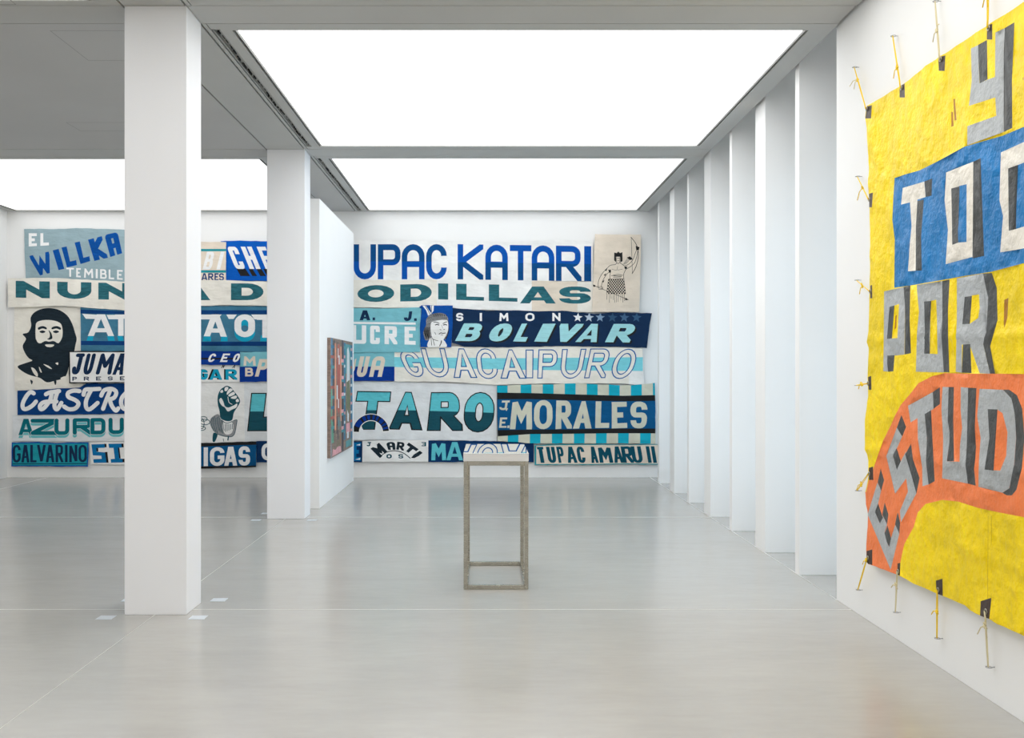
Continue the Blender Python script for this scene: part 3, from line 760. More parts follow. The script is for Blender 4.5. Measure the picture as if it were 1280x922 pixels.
# -- CASTRO
b = banner('deep blue banner with bold white script lettering beside the near column', [(21.9, 488), (100, 484), (108, 479), (157, 479), (183, 479), (183, 518), (157, 517), (80, 518), (22, 518.5)], cl('strong_deep_blue', (2, 62, 124), 'streak', var=.12), 1)
for st_ in ([[(240, 145), (205, 130), (160, 175), (120, 255), (125, 310), (165, 315), (225, 280), (265, 235)]], [[(375, 155), (420, 135), (520, 120)], [(440, 140), (420, 220), (360, 300), (320, 320), (310, 280), (360, 240), (490, 235)], [(505, 120), (480, 200), (470, 290), (500, 320), (545, 250)]],
            [[(745, 120), (680, 115), (620, 140), (625, 185), (700, 220), (735, 260), (700, 310), (630, 320), (575, 290)]], [[(790, 160), (810, 105), (880, 100), (965, 95)], [(870, 115), (820, 220), (820, 300), (860, 320), (945, 250)]],
            [[(985, 170), (1020, 110), (1100, 95), (1150, 130), (1130, 190), (1075, 212)], [(1080, 120), (1040, 220), (1005, 315)], [(1080, 215), (1100, 280), (1145, 335), (1172, 310)]],
            [[(1270, 130), (1215, 190), (1205, 260), (1235, 315), (1300, 310), (1345, 240), (1330, 160), (1270, 130)]]):
    key = 'g%d' % len(b.shapes)
    for p in st_: b.line(p, 46, PAINTW, 'letter', key, ZC)
b.build()
# -- AZURDUY
b = banner('white banner with rounded teal capitals above aqua shadows, lower left', [(15.6, 519), (90, 518), (157, 517), (183, 518), (183, 551), (157, 551), (80, 551.5), (16, 551)], COOLW, 0)
AZX = [(72, 238), (205, 520), (468, 634), (670, 885), (865, 1032), (1065, 1235)]
AZK = dict(rx=.3, ry=.25, rnd=True, outline=(COOLW, .4))
for sh, mm in ((32, AZL), (0, AZT)):
    b.text('A', [AZX[0]], 425 + sh, 605 + sh, (44, 44), mm, ZC, name='letter' if not sh else 'letter_shadow', **AZK)
    b.text('Z', [AZX[1]], 425 + sh, 605 + sh, (44, 44), mm, ZC, name='letter' if not sh else 'letter_shadow', **AZK)
    b.text('URDU', AZX[2:], (423 + sh, 412 + sh), (605 + sh, 592 + sh), (46, 42), mm, ZC, name='letter' if not sh else 'letter_shadow', **AZK)
b.text('Y', [(1290, 1460)], 412, 592, (46, 46), AZT, ZC, **AZK)
b.build()
# -- GALVARINO
b = banner('turquoise banner with blue border and dark condensed underlined capitals, bottom left', [(40, 66), (200, 64), (320, 60), (440, 68), (520, 74), (640, 66), (860, 66), (858, 200), (852, 324), (400, 322), (36, 322), (38, 200)], GALT, 2, ZG, step=5)
b.poly([(20, 50), (880, 50), (880, 340), (20, 340)], BRT, 'border', conv=ZG, hole=[[(52, 80), (200, 76), (330, 74), (440, 80), (520, 84), (640, 78), (848, 78), (842, 310), (48, 310)]])
b.text('GALVARINO', [(50, 136), (142, 230), (238, 305), (312, 402), (404, 495), (508, 590), (608, 636), (654, 740), (752, 842)], (92, 92), (280, 276), (27, 23), NAVY, ZG, rx=.5, ry=.25, jit=.08)
b.poly([(50, 291), (842, 288), (842, 296), (50, 299)], NAVY, 'underline', conv=ZG)
b.build()
# -- SI
b = banner('white cloth with blocky blue letters shaded black, beside the turquoise one', [(870, 68), (1000, 62), (1245, 66), (1450, 66), (1450, 305), (1245, 304), (1000, 300), (880, 296)], WHITE, 0, ZG)
for q in ([(1025, 80), (1050, 80), (1052, 118), (1028, 118)], [(942, 126), (962, 126), (964, 164), (944, 164)], [(1030, 170), (1060, 166), (1074, 282), (1048, 282)], [(1208, 78), (1232, 78), (1235, 118), (1210, 118)], [(1170, 120), (1188, 120), (1202, 236), (1184, 236)], [(1216, 240), (1244, 240), (1250, 278), (1220, 278)]):
    b.poly(q, BLK, 'letter_shadow', conv=ZG)
b.poly([(890, 86), (1030, 82), (1034, 122), (942, 126), (945, 165), (1035, 172), (1052, 282), (914, 284), (910, 246), (1000, 240), (996, 208), (905, 204)], SIB, 'letter', conv=ZG)
b.poly([(1072, 80), (1210, 78), (1214, 120), (1172, 122), (1186, 236), (1220, 240), (1224, 280), (1100, 282), (1096, 244), (1140, 240), (1126, 124), (1078, 124)], SIB, 'letter', conv=ZG)
b.build()
# -- small strip CEO and GAR
b = banner('narrow blue banner with black line and white slanted letters, between the columns', [(232, 438.2), (251, 438.5), (300, 439), (300, 456.4), (251, 455.6), (232, 456)], BLUE2, 4)
b.poly([(190, 447), (305, 447), (305, 449.2), (190, 449.2)], BLK)
b.text('CEO', [(97, 160), (178, 246), (255, 316)], 60, 114, (14, 11), PAINTW, K4, slant=22)
b.build()
b = banner('white cloth with cyan letters shaded black below small black letters', [(232, 455), (251, 455.5), (300, 456.4), (300, 477), (251, 477), (232, 477)], WHITE, 2)
b.text('GAR', [(40, 92), (100, 182), (205, 278)], 160, 226, (20, 17), BLK, K4, name='letter_shadow'); b.text('GAR', [(48, 102), (112, 194), (215, 290)], 160, 228, (20, 17), CYAN, K4)
b.text('NA', [(186, 214), (255, 285)], 130, 153, (5, 4), BLK, K4, slant=12)
b.build()
# -- M B P ... UA two colour strip
b = banner('banner half aqua over half cobalt with cream slanted letters', [(299.2, 440), (333, 439.5), (442, 440), (493, 440), (493.3, 475.9), (442, 476), (333, 476.8), (299.6, 477.4)], TEALP, 3)
b.poly([(290, 458), (500, 458), (500, 480), (290, 480)], BLUE2, 'lower_half')
b.text('M', [(330, 408)], 77, 137, (17, 13), BEIGE, K4); b.text('B', [(340, 392)], 150, 206, (15, 13), BEIGE, K4); b.text('P', [(402, 500)], 95, 207, (30, 22), BEIGE, K4, slant=30)
b.text('UA', [(76, 168), (160, 270)], 78, 209, (27, 26), BEIGE, K7, slant=28, rx=.35, ry=.22, var=ARCH); b.poly([(70, 96), (80, 90), (70, 160), (50, 200), (40, 200)], BEIGE, 'letter', conv=K7)
b.build()
# -- fist
b = banner('white cloth with a dark teal raised fist breaking a shackle', [(185, 475), (251, 475.5), (305, 476), (306, 554), (251, 555), (185, 554)], WHITE, 1)
def FS(pts, m=TBOT, sm=True, hole=None): b.poly(pts, m, 'printed_figure', 'fist', FI, hole, sm)
def FL(pts, w_=7, m=TBOT): b.line(pts, w_, m, 'printed_figure', 'fist', FI)
FS([(335, 92), (375, 108), (400, 140), (440, 190), (462, 240), (440, 290), (402, 350), (385, 420), (330, 430), (275, 400), (265, 340), (247, 260), (248, 190), (270, 135), (300, 108)])
for q in ([(315, 112), (335, 102), (350, 112), (335, 140), (315, 140)], [(358, 122), (378, 118), (390, 135), (360, 160), (338, 178), (335, 158)], [(395, 150), (412, 165), (400, 180), (360, 195), (350, 180)], [(420, 185), (432, 200), (415, 218), (375, 212), (380, 200)], [(440, 215), (452, 240), (430, 250), (420, 232)],
          [(262, 225), (280, 208), (300, 240), (315, 285), (350, 300), (400, 280), (435, 262), (425, 300), (385, 320), (345, 338), (315, 300), (290, 285), (268, 255)], [(270, 150), (290, 130), (300, 150), (285, 160)]): FS(q, WHITE)
FL([(345, 200), (355, 250), (385, 270)], 6, WHITE)
FS([(185, 400), (240, 365), (268, 380), (285, 425), (370, 445), (425, 415), (428, 455), (405, 560), (350, 582), (290, 575), (225, 545), (180, 480), (172, 440)], LGREY)
FS([(300, 440), (390, 450), (385, 540), (330, 560), (300, 520)], WHITE)
for i in range(9): FL([(195 + i * 12, 400 - (i % 3) * 8), (185 + i * 14, 450), (205 + i * 13, 520 + (i % 4) * 9)], 5)
for i in range(5): FL([(320 + i * 17, 460), (322 + i * 16, 530 - i * 6)], 6)
FL([(285, 425), (340, 450), (425, 418), (428, 455), (405, 560), (350, 582), (240, 555)], 6)
for cx_, cy_, rx_, ry_ in ((125, 440, 48, 26), (95, 455, 22, 48), (90, 500, 40, 20), (110, 410, 36, 22)):
    FL([(cx_ + rx_ * math.cos(a), cy_ + ry_ * math.sin(a)) for a in [q * math.pi / 5 for q in range(11)]], 7)
FS([(205, 545), (245, 560), (225, 620), (208, 632), (197, 615)]); FL([(350, 580), (345, 612)], 12); FL([(300, 600), (305, 625)], 5)
b.build()
# -- LAUTARO
b = banner('large white banner with black-outlined two-tone teal capitals, mid wall', [(305, 476), (380, 477), (442, 476), (500, 477), (621, 480.5), (621, 551), (560, 550), (480, 549.5), (400, 550), (306, 553.5)], COOLW, 1)
LT = dict(outline=(BLK, 1.35), m2=TBOT)
def LQ(ch, q, pen, rx, ry, sp, v='', conv=ZT): b.quad(ch, [conv(p) for p in q], (pen / conv.s, pen / conv.s * .92), TTOP, rx, ry, v, False, (BLK, 1.35), (conv(sp[0]), conv(sp[1])), TBOT)
LQ('L', [(385, 318), (590, 318), (560, 550), (360, 550)], 88, .2, .2, ((355, 430), (600, 430)), conv=K4)
LQ('A', [(-560, 70), (-410, 72), (-420, 375), (-640, 375)], 96, .5, .3, ((-640, 215), (-400, 215)))
LQ('U', [(-370, 70), (-140, 70), (-170, 375), (-390, 375)], 80, .4, .3, ((-400, 215), (-100, 215)))
LQ('T', [(50, 66), (322, 70), (290, 375), (0, 375)], 78, .2, .2, ((0, 218), (330, 220)))
b.poly([(78, 345), (98, 305), (190, 315), (180, 378), (90, 378)], TBOT, 'letter', conv=ZT)
LQ('A', [(405, 70), (545, 75), (582, 380), (320, 372)], 92, .5, .3, ((315, 216), (600, 222)))
LQ('R', [(672, 76), (900, 74), (925, 385), (640, 385)], 88, .4, .35, ((630, 224), (930, 232)))
LQ('O', [(965, 75), (1200, 75), (1180, 397), (938, 397)], 84, .5, .4, ((930, 230), (1210, 242)))
def arc(cx_, cy_, r0, r1, a0, a1, n=10):
    A = [math.radians(a0 + (a1 - a0) * i / n) for i in range(n + 1)]
    return [(cx_ + r1 * math.cos(a), cy_ - r1 * math.sin(a)) for a in A] + [(cx_ + r0 * math.cos(a), cy_ - r0 * math.sin(a)) for a in reversed(A)]
b.poly(arc(160, 405, 96, 158, 0, 182, 18), WHITE, 'ring_arch', 'ring', ZT); b.poly(arc(160, 405, 102, 152, 5, 178, 18), BLK, 'ring_arch', 'ring', ZT)
for a0, a1 in ((12, 20), (26, 34), (40, 54), (62, 70), (76, 84), (94, 104), (110, 122), (130, 158)): b.poly(arc(160, 405, 106, 148, a0, a1, 3), BLUE2, 'ring_arch', 'ring', ZT)
b.build()
# -- ARTIGAS
b = banner('blue banner with black bands and heavy white capitals ending in IGAS', [(180, 552), (251, 553.5), (290, 552.5), (320.5, 551.5), (320, 583.5), (290, 584.5), (251, 585.5), (180, 585)], MORB, 3)
b.poly([(170, 550), (330, 550), (330, 555.5), (300, 556), (251, 558), (170, 558)], BLK); b.poly([(170, 582.6), (251, 582.6), (330, 581.5), (330, 588), (170, 588)], BLK)
b.text('ART', [(188, 205), (208, 226), (229, 246)], 559, 581.5, (5.2, 4.6), PAINTW); b.text('IGAS', [(75, 102), (115, 208), (206, 290), (298, 372)], (660, 652), (780, 775), (27, 23), PAINTW, K4, ry=.3)
b.build()
b = banner('navy banner piece ending in a striped letter E beside the partition', [(320.5, 551), (400, 551), (452.8, 551), (452.6, 577.5), (400, 578), (320.5, 577.8)], NB, 2)
b.quad('E', [(442, 553), (451.2, 553), (451, 575.6), (441, 575.6)], (4, 4.6), SIB); b.poly([(445, 556), (450.5, 554.5), (450, 556.5)], PAINTW, 'letter_glint'); b.poly([(444, 574), (450.5, 572), (450, 574.5)], PAINTW, 'letter_glint')  # small white marks belong to the white and teal letter
b.text('O', [(327, 341)], 554, 575, (4.5, 4.5), PAINTW)
b.build()
# -- MARTI
b = banner('small white banner with dark letters bent in an arc, bottom row', [(453, 550.5), (500, 550), (535.4, 550), (535.2, 576.6), (500, 577), (453, 576.8)], WHITE, 3)
for ch, q, p in (('M', [(152, 545), (232, 490), (298, 568), (236, 622)], 30), ('A', [(284, 489), (362, 484), (366, 552), (306, 553)], 26), ('R', [(382, 484), (446, 492), (436, 560), (372, 550)], 24), ('T', [(478, 490), (562, 548), (500, 592), (432, 548)], 28)):
    b.quad(ch, q, (p, p), INK, .4, .3, 'arch' if ch == 'A' else '', conv=ZT)
b.poly([(572, 560), (595, 578), (560, 605), (525, 622), (498, 620), (520, 592)], INK, 'letter', conv=ZT); b.line([(240, 606), (290, 572), (360, 560), (430, 578), (490, 622)], 7, INK, 'arc_line', conv=ZT)
b.quad('J', [(124, 487), (160, 487), (160, 522), (124, 522)], (11, 9), TBOT, .4, .3, 'bar', conv=ZT); b.quad('O', [(290, 588), (335, 588), (335, 625), (290, 625)], (13, 10), TBOT, conv=ZT); b.quad('S', [(390, 588), (432, 588), (432, 625), (390, 625)], (13, 9), TBOT, conv=ZT)
b.quad('E', [(624, 487), (586, 487), (586, 522), (624, 522)], (13, 8), TBOT, conv=ZT)
b.build()
# -- MA
b = banner('navy banner with pale blue letters MA, bottom row behind the stand', [(535.4, 550.3), (600, 551), (667, 552), (667, 577.6), (600, 577.5), (535.2, 577.2)], NB, 2)
b.text('MA', [(668, 792), (795, 935)], 487, 640, (34, 30), TTOP, ZT, split=(ZT((660, 505)), ZT((940, 508))), m2=TTOP); b.build()
# -- sucre
b = banner('pale teal banner with navy initials A. J. above white serif capitals', [(412, 384), (442, 385), (480, 385.5), (526.5, 384), (525.5, 410), (525, 440), (480, 440), (442, 440.2), (412, 440)], TEALP, 4)
b.text('A.', [(112, 190), (206, 224)], (621, 670), (692, 692), (24, 16), NAVY, K5, v if False else 0) if False else None
b.text('A', [(112, 190)], 621, 692, (25, 18), NAVY, K5); b.poly([(206, 672), (224, 672), (224, 692), (206, 692)], NAVY, 'letter', conv=K5)
b.text('J', [(428, 492)], 628, 698, (24, 20), NAVY, K5, slant=10); b.poly([(505, 678), (524, 678), (524, 697), (505, 697)], NAVY, 'letter', conv=K5)
b.poly([(40, 702), (516, 708), (516, 724), (40, 718)], PAINTW, conv=K5)
b.text('UCRE', [(56, 160), (188, 258), (292, 384), (436, 516)], (726, 740), (860, 868), (32, 27), PAINTW, K5, rx=.05, ry=.05)
b.build()
# -- face
b = banner('blue cloth with an ink-drawn head wearing a headband and feathers', [(125, 125), (170, 90), (400, 95), (722, 95), (722, 400), (694, 835), (400, 832), (152, 832), (140, 500), (170, 150)], FLB, 5, FC, step=6)
def FA(pts, m, sm=True): b.poly(pts, m, 'printed_figure', 'face', FC, None, sm)
def FX(pts, w_=12, m=BLK): b.line(pts, w_, m, 'printed_figure', 'face', FC)
GM = cl('mid_grey_ink', (120, 120, 122), 'streak', var=.4)
FA([(185, 96), (245, 96), (300, 180), (350, 240), (285, 275), (250, 180)], WHITE, False); FA([(325, 96), (388, 96), (382, 190), (345, 235)], WHITE, False)
FX([(235, 100), (290, 190), (320, 250)], 9); FX([(345, 100), (345, 190), (340, 235)], 9); FX([(300, 100), (340, 190)], 8)
FA([(250, 350), (300, 275), (380, 238), (500, 225), (585, 250), (635, 310), (645, 420), (640, 560), (590, 705), (500, 600), (345, 640), (310, 700), (240, 708), (212, 640), (200, 555), (250, 440)], GM)
for i in range(10): FX([(225 + i * 9, 480 + (i % 3) * 25), (215 + i * 10, 560), (240 + i * 8, 640 + (i % 4) * 15)], 8)
for i in range(7): FX([(380 + i * 38, 240 + abs(3 - i) * 7), (395 + i * 36, 285)], 9)
FX([(640, 380), (645, 560), (600, 690)], 14)
FA([(335, 410), (380, 375), (500, 352), (610, 350), (640, 400), (640, 530), (600, 630), (560, 700), (590, 740), (600, 832), (285, 832), (310, 690), (345, 640), (330, 520)], WHITE)
FA([(255, 405), (278, 335), (400, 290), (540, 285), (620, 300), (628, 348), (450, 348), (340, 385), (262, 420)], LGREY)
for i in range(4): FX([(265 + i * 4, 400 - i * 22), (380, 345 - i * 17), (520, 338 - i * 15), (622, 340 - i * 11)], 5)
FX([(385, 388), (430, 390), (480, 412)], 12); FX([(550, 415), (585, 395), (615, 385)], 12); FX([(415, 440), (445, 430), (475, 440)], 16); FX([(560, 440), (590, 430), (615, 440)], 16)
FX([(495, 518), (515, 528)], 10); FX([(560, 520), (580, 518)], 10); FX([(525, 440), (545, 500)], 5); FX([(480, 602), (510, 580), (545, 588), (590, 582)], 13); FX([(510, 612), (545, 615)], 9); FX([(405, 572), (420, 608)], 9)
FX([(345, 640), (370, 690), (460, 720)], 9); FX([(335, 660), (350, 800)], 9); FX([(370, 690), (400, 800)], 9); FX([(522, 720), (515, 760), (490, 812)], 16)
b.build()
# -- BOLIVAR
b = banner('navy banner with spaced white letters, six stars and pale aqua italics', [(28, 22), (120, 30), (250, 42), (400, 38), (560, 44), (700, 40), (900, 60), (1000, 50), (1255, 56), (1240, 130), (1224, 270), (1100, 262), (900, 262), (700, 258), (500, 262), (300, 266), (100, 262), (60, 248), (24, 236), (20, 120)], NAVY, 4, ZB)
b.text('SIMON', [(50, 94), (195, 209), (316, 372), (476, 532), (642, 692)], 54, 104, (13, 11), PAINTW, ZB)
STC = [cl('star_%d' % i, c) for i, c in enumerate([(235, 238, 240), (190, 205, 220), (130, 158, 186), (50, 84, 116), (70, 104, 138), (56, 94, 130)])]
for i, cx_ in enumerate((799, 868, 936, 1012, 1085, 1160)):
    rr = 30 if i < 3 else 32
    P = [(cx_ + (rr if q % 2 == 0 else rr * .42) * math.sin(q * math.pi / 5 + .08), 82 - (rr if q % 2 == 0 else rr * .42) * math.cos(q * math.pi / 5 + .08)) for q in range(10)]
    b.poly(P, STC[i], 'star', conv=ZB)
BX = [(44, 232), (234, 414), (400, 532), (530, 662), (640, 835), (782, 968), (966, 1170)]
for (dx, dy, mm, nm) in ((10, 9, BLK, 'letter_shadow'), (0, 0, LTB, 'letter')):
    b.text('BOLIVAR', [(x0 + dx, x1 + dx) for x0, x1 in BX], (118 + dy, 122 + dy), (226 + dy, 236 + dy), (52, 28), mm, ZB, slant=54, rx=.45, ry=.45, name=nm, jit=.12 if not dx else 0)
b.build()
# -- GUACAIPURO
b = banner('white banner with a cyan stripe and large blue-outlined hollow capitals', [(493, 433), (560, 433), (640, 433), (720, 432), (803, 435), (804.5, 460), (805, 482), (780, 479), (740, 479), (680, 479), (620, 481), (560, 477), (493, 476.5)], CREAM, 3)
b.poly([(485, 446), (640, 447.5), (810, 446.2), (810, 463.6), (640, 462), (485, 458.3)], GUST)
b.poly([(803.5, 447), (810, 440), (810, 490), (786, 482), (786, 463.6), (803.5, 463.6)], WHITE, 'sewn_panel')
GO = dict(outline=None)
def GQ(ch, q, conv, pen=6.0, rx=.5, ry=.35, v=''): b.quad(ch, [conv(p) for p in q], (pen - 1.6, pen - 2.0), CREAM, rx, ry, v, False, (OUTB, 1.25))
GQ('G', [(60, 70), (230, 70), (335, 318), (175, 320)], ZA); GQ('U', [(295, 50), (520, 50), (585, 322), (370, 322)], ZA, ry=.45); GQ('A', [(628, 52), (760, 52), (840, 328), (628, 328)], ZA); GQ('C', [(840, 52), (1020, 52), (1060, 338), (870, 338)], ZA)
GQ('A', [(1125, 62), (1245, 62), (1330, 335), (1098, 335)], ZA); GQ('I', [(137, 60), (193, 60), (190, 312), (137, 312)], ZI); GQ('P', [(258, 58), (425, 58), (405, 314), (246, 314)], ZI); GQ('U', [(480, 55), (690, 52), (640, 316), (455, 316)], ZI, ry=.4)
GQ('R', [(745, 50), (930, 50), (870, 310), (688, 312)], ZI); GQ('O', [(1000, 52), (1190, 52), (1110, 318), (915, 318)], ZI, rx=.5, ry=.45)
b.build()
# -- MORALES
b = banner('blue banner with cyan and stone striped edges and stone brush capitals', [(38, 40), (400, 32), (640, 24), (860, 34), (1060, 40), (1240, 20), (1245, 200), (1245, 485), (1000, 480), (600, 482), (300, 480), (44, 462), (40, 250)], MCR, 4, ZM)
for i in range(8):
    x0 = 50 + i * 168 - (i == 0) * 14
    b.poly([(x0 - 0 if i else 30, 15), (x0 + 83, 15), (x0 + 83, 125), (x0 if i else 30, 125)], MCY, 'sewn_block', conv=ZM)
    x0 = 120 + i * 168; b.poly([(x0, 395), (x0 + 83, 395), (x0 + 80, 495), (x0, 495)], MCY, 'sewn_block', conv=ZM)
b.poly([(30, 94), (300, 98), (640, 108), (1000, 118), (1260, 113), (1260, 405), (900, 404), (600, 408), (300, 410), (30, 428)], BLK, 'black_band', conv=ZM)
b.poly([(30, 146), (300, 144), (640, 154), (1000, 160), (1260, 157), (1260, 368), (900, 368), (600, 374), (300, 376), (30, 380)], MORB, 'blue_field', conv=ZM)
for ch, q in (('M', [(150, 150), (312, 150), (304, 374), (136, 374)]), ('O', [(322, 152), (462, 152), (460, 372), (318, 372)]), ('R', [(490, 154), (606, 156), (608, 368), (484, 372)]), ('A', [(660, 160), (735, 160), (758, 366), (616, 368)]), ('L', [(790, 160), (900, 162), (892, 362), (786, 364)]),
              ('E', [(912, 166), (1026, 164), (1030, 362), (912, 368)]), ('S', [(1054, 164), (1186, 164), (1178, 366), (1056, 366)])):
    b.quad(ch, q, (42, 38), MCR, .45, .35, conv=ZM, jit=.15)
b.quad('J', [(62, 156), (136, 154), (124, 228), (54, 226)], (17, 15), MCR, .4, .3, 'bar', conv=ZM); b.quad('E', [(62, 284), (116, 284), (110, 362), (54, 362)], (17, 14), MCR, conv=ZM); b.poly([(118, 345), (134, 345), (132, 364), (116, 364)], MCR, 'letter', conv=ZM); b.poly([(106, 212), (122, 214), (112, 234), (104, 230)], MCR, 'letter', conv=ZM)
b.build()
# -- TUPAC AMARU II
b = banner('beige banner edged in teal with backward-slanting petrol capitals, bottom right', [(62, 84), (300, 76), (600, 74), (900, 78), (1260, 74), (1260, 268), (900, 262), (600, 270), (300, 268), (62, 272)], BEIGE, 3, ZU, step=5)
b.poly([(40, 60), (1290, 60), (1290, 290), (40, 290)], TED, 'border', conv=ZU, hole=[[(78, 92), (300, 84), (600, 82), (900, 84), (1250, 80), (1250, 259), (900, 254), (600, 261), (300, 260), (78, 262)]])
b.text('TUPACAMARUII', [(82, 168), (168, 272), (264, 350), (350, 468), (450, 548), (572, 666), (650, 804), (788, 905), (870, 1000), (962, 1086), (1106, 1166), (1154, 1214)], (100, 94), (250, 250), (36, 24), TTX, ZU, slant=-26, rx=.4, ry=.3, jit=.08)
b.build()

# ------------------------------------------------------------------ painting on the partition (two joined canvases)
PXF = -1.942
def board3d(off):
    def f(x, y): return (PXF + off, 12.62 + x * 2.03, 2.0 - y * 1.465)   # x,y in 0..1
    return f
pc = Cloth('painting', [(0, 0), (1, 0), (1, 1), (0, 1)], mat('paint_brown', (132, 112, 100), .55, 'streak', var=.3), 'unframed two-panel painting in red, teal and brown on the partition side', board3d(.045), step=.07, jit=0, cat='painting', skirt=(-.044, 0, 0))
def pm(n, c, v=.3): return mat('paint_' + n, c, .55, 'tarp', var=v, bump=.15)
PR, PT, PO, PG, PK, PB2, PW, PP, POl = pm('red', (176, 92, 80)), pm('teal', (74, 146, 152)), pm('orange', (216, 146, 116)), pm('green', (92, 156, 132)), pm('dark', (56, 52, 62)), pm('blue', (44, 116, 150)), pm('white', (214, 220, 222), .1), pm('pink', (222, 160, 168)), pm('olive', (112, 116, 82))
def pr(x0, x1, y0, y1, m, nm='painted_shape'): pc.poly([(x0, y0), (x1, y0), (x1, y1), (x0, y1)], m, nm)
rp = random.Random(4)
pr(0, .02, 0, 1, pm('edge_grey', (150, 166, 186))); pr(.02, .07, 0, .42, PB2); pr(0, .05, .42, .72, PG); pr(.03, .12, .7, .88, PG); pr(.10, .15, .02, .8, PK); pr(.15, .22, .04, .78, PO); pr(.40, .46, .06, .72, PO)
for i in range(9): pr(.0, .14, .06 + i * .085, .085 + i * .085, (PB2, PR, PT)[i % 3])
pc.poly([(.28, .05), (.36, .04), (.4, .2), (.39, .6), (.34, .66), (.26, .6), (.25, .2)], PR, 'painted_figure'); pr(.29, .32, .08, .16, PW); pr(.33, .37, .14, .22, PW); pr(.24, .29, .4, .52, PW); pr(.3, .34, .52, .6, PW)
for i in range(12): a = rp.uniform(.22, .42); c_ = rp.uniform(.64, .88); pr(a, a + .03, c_, c_ + .08, (PR, PT, PK, POl)[i % 4])
pc.poly([(.06, .99), (.08, .93), (.18, .95), (.3, .93), (.42, .94), (.44, .99)], PP, 'painted_lettering')
pr(.47, .545, 0, 1, PK, 'canvas_edge_band')
for i, yy in enumerate((.17, .32, .47, .62, .77)): pr(.45, .57, yy, yy + .03, PP); pr(.45, .57, yy + .03, yy + .055, PT)
pr(.56, .64, .02, .9, PB2); pr(.9, 1, .03, .92, PB2); pr(.64, .9, .03, .3, PT)
for i in range(10): pr(.9, .98, .06 + i * .085, .085 + i * .085, (PP, PW, PR)[i % 3]); pr(.57, .63, .05 + i * .085, .075 + i * .085, (PT, PP, PW)[i % 3])
pc.poly([(.72, .08), (.78, .05), (.84, .12), (.86, .4), (.8, .75), (.74, .74), (.69, .4)], PW, 'painted_figure'); pc.poly([(.7, .38), (.84, .36), (.86, .6), (.8, .68), (.7, .62)], POl, 'painted_figure')
pr(.68, .86, .76, .85, PP); pr(.72, .8, .84, .9, PW); pr(.66, .94, .92, .98, PT, 'painted_lettering')
pc.build()

# ------------------------------------------------------------------ the big tarpaulin banner on the right wall
TX = XR - .035
def tpx(d, z): return (VX + TX * F / d, VY - (z - EYE) * F / d)
def tarp3d(x, y, extra=0.0):
    d = TX * F / (x - VX); z = EYE - (y - VY) * d / F
    n = noise.noise(Vector((d * 2.6, z * 1.1, 3.1))) * .014 + abs(noise.noise(Vector((d * 5 + z * 2, z * 3.0, 7.7)))) * .018 + abs(noise.noise(Vector((d * 12 - z * 3, z * 8, 1.7)))) * .008
    e = max(0.0, .75 - z) ** 2 * .06
    # taut fold running down from the upper left eyelet
    t = (d - 6.55) + (3.25 - z) * .45
    for zc, sl, wd, am in ((1.775, .012, .022, .012), (1.12, -.02, .02, .010), (2.58, .05, .018, .006), (.72, .02, .02, .008)): n += am * math.exp(-((z - zc - sl * (d - 5.5)) / wd) ** 2)
    n += .018 * math.exp(-(t / .045) ** 2) * (1 if z > 2.4 else 0) * min(1, max(0, (z - 2.4) * 2))
    return (TX - n - e - extra, d, z)
T1 = Conv(1040, 0, 4.008); T2 = Conv(1040, 200, 4.008); T3 = Conv(1040, 420, 4.008); T4 = Conv(1040, 640, 3.271); TE = Conv(1080, 480, 3.84); TD = Conv(1160, 470, 5.425)
def tp(name, c, **k): return mat('tarp_' + name, c, .5, 'tarp', spec=.3, **k)
TY = tp('yellow', (255, 222, 4), var=.16, bump=.8); TB = tp('blue', (26, 122, 188), var=.16, bump=.9); TO = tp('orange', (250, 134, 76), var=.08, bump=.7); TG = tp('grey', (180, 184, 186), var=.09, bump=.8)
TC = tp('cream', (236, 230, 218), var=.05, bump=.7); TDK = tp('charcoal', (78, 80, 80), var=.12, bump=.6); TPB = tp('patch', (74, 62, 58), var=.1, bump=.4); TRU = tp('rust_stain', (176, 118, 20), var=.3, bump=.5)
DE = 3.2
outl = [T1((190, 530)), T1((345, 430)), T1((545, 280)), T1((790, 120)), T1((962, 12)), tpx(4.3, 3.26), tpx(3.7, 3.25), tpx(DE, 3.26), tpx(DE, .40), tpx(3.7, .37), tpx(4.3, .40), T4((785, 497)), T4((690, 458)), T4((655, 436)), T4((600, 415)), T4((575, 400)), T4((555, 380)), T4((500, 358)), T4((437, 332)), T4((400, 312)), T4((345, 292)), T4((310, 272)), T4((275, 255)), T4((160, 212)), T4((152, 200)), T4((148, 60)),
        T3((178, 870)), T3((168, 780)), T3((188, 700)), T3((185, 620)), T3((172, 540)), T3((175, 420)), T3((188, 300)), T3((190, 120)), T3((186, 0)), T2((187, 640)), T2((190, 300)), T2((190, 90))]
tb = Cloth('tarpaulin_banner', outl, TY, 'huge yellow, blue and orange tarpaulin with grey capitals lashed to the right wall', tarp3d, step=6.5, jit=.25, cat='banner', skirt=(.006, 0, 0))
tb.poly([T2((317, 90)), T2((370, 72)), T2((440, 52)), T2((530, 10)), T1((680, 735)), T1((850, 680)), T1((962, 635)), tpx(4.2, 2.69), tpx(3.0, 2.7), tpx(3.0, 2.08), tpx(4.2, 2.09), T2((962, 520)), T2((800, 560)), T2((680, 580)), T2((560, 600)), T2((400, 628)), T2((313, 640)), T2((318, 400)), T2((312, 300))], TB, 'blue_field')
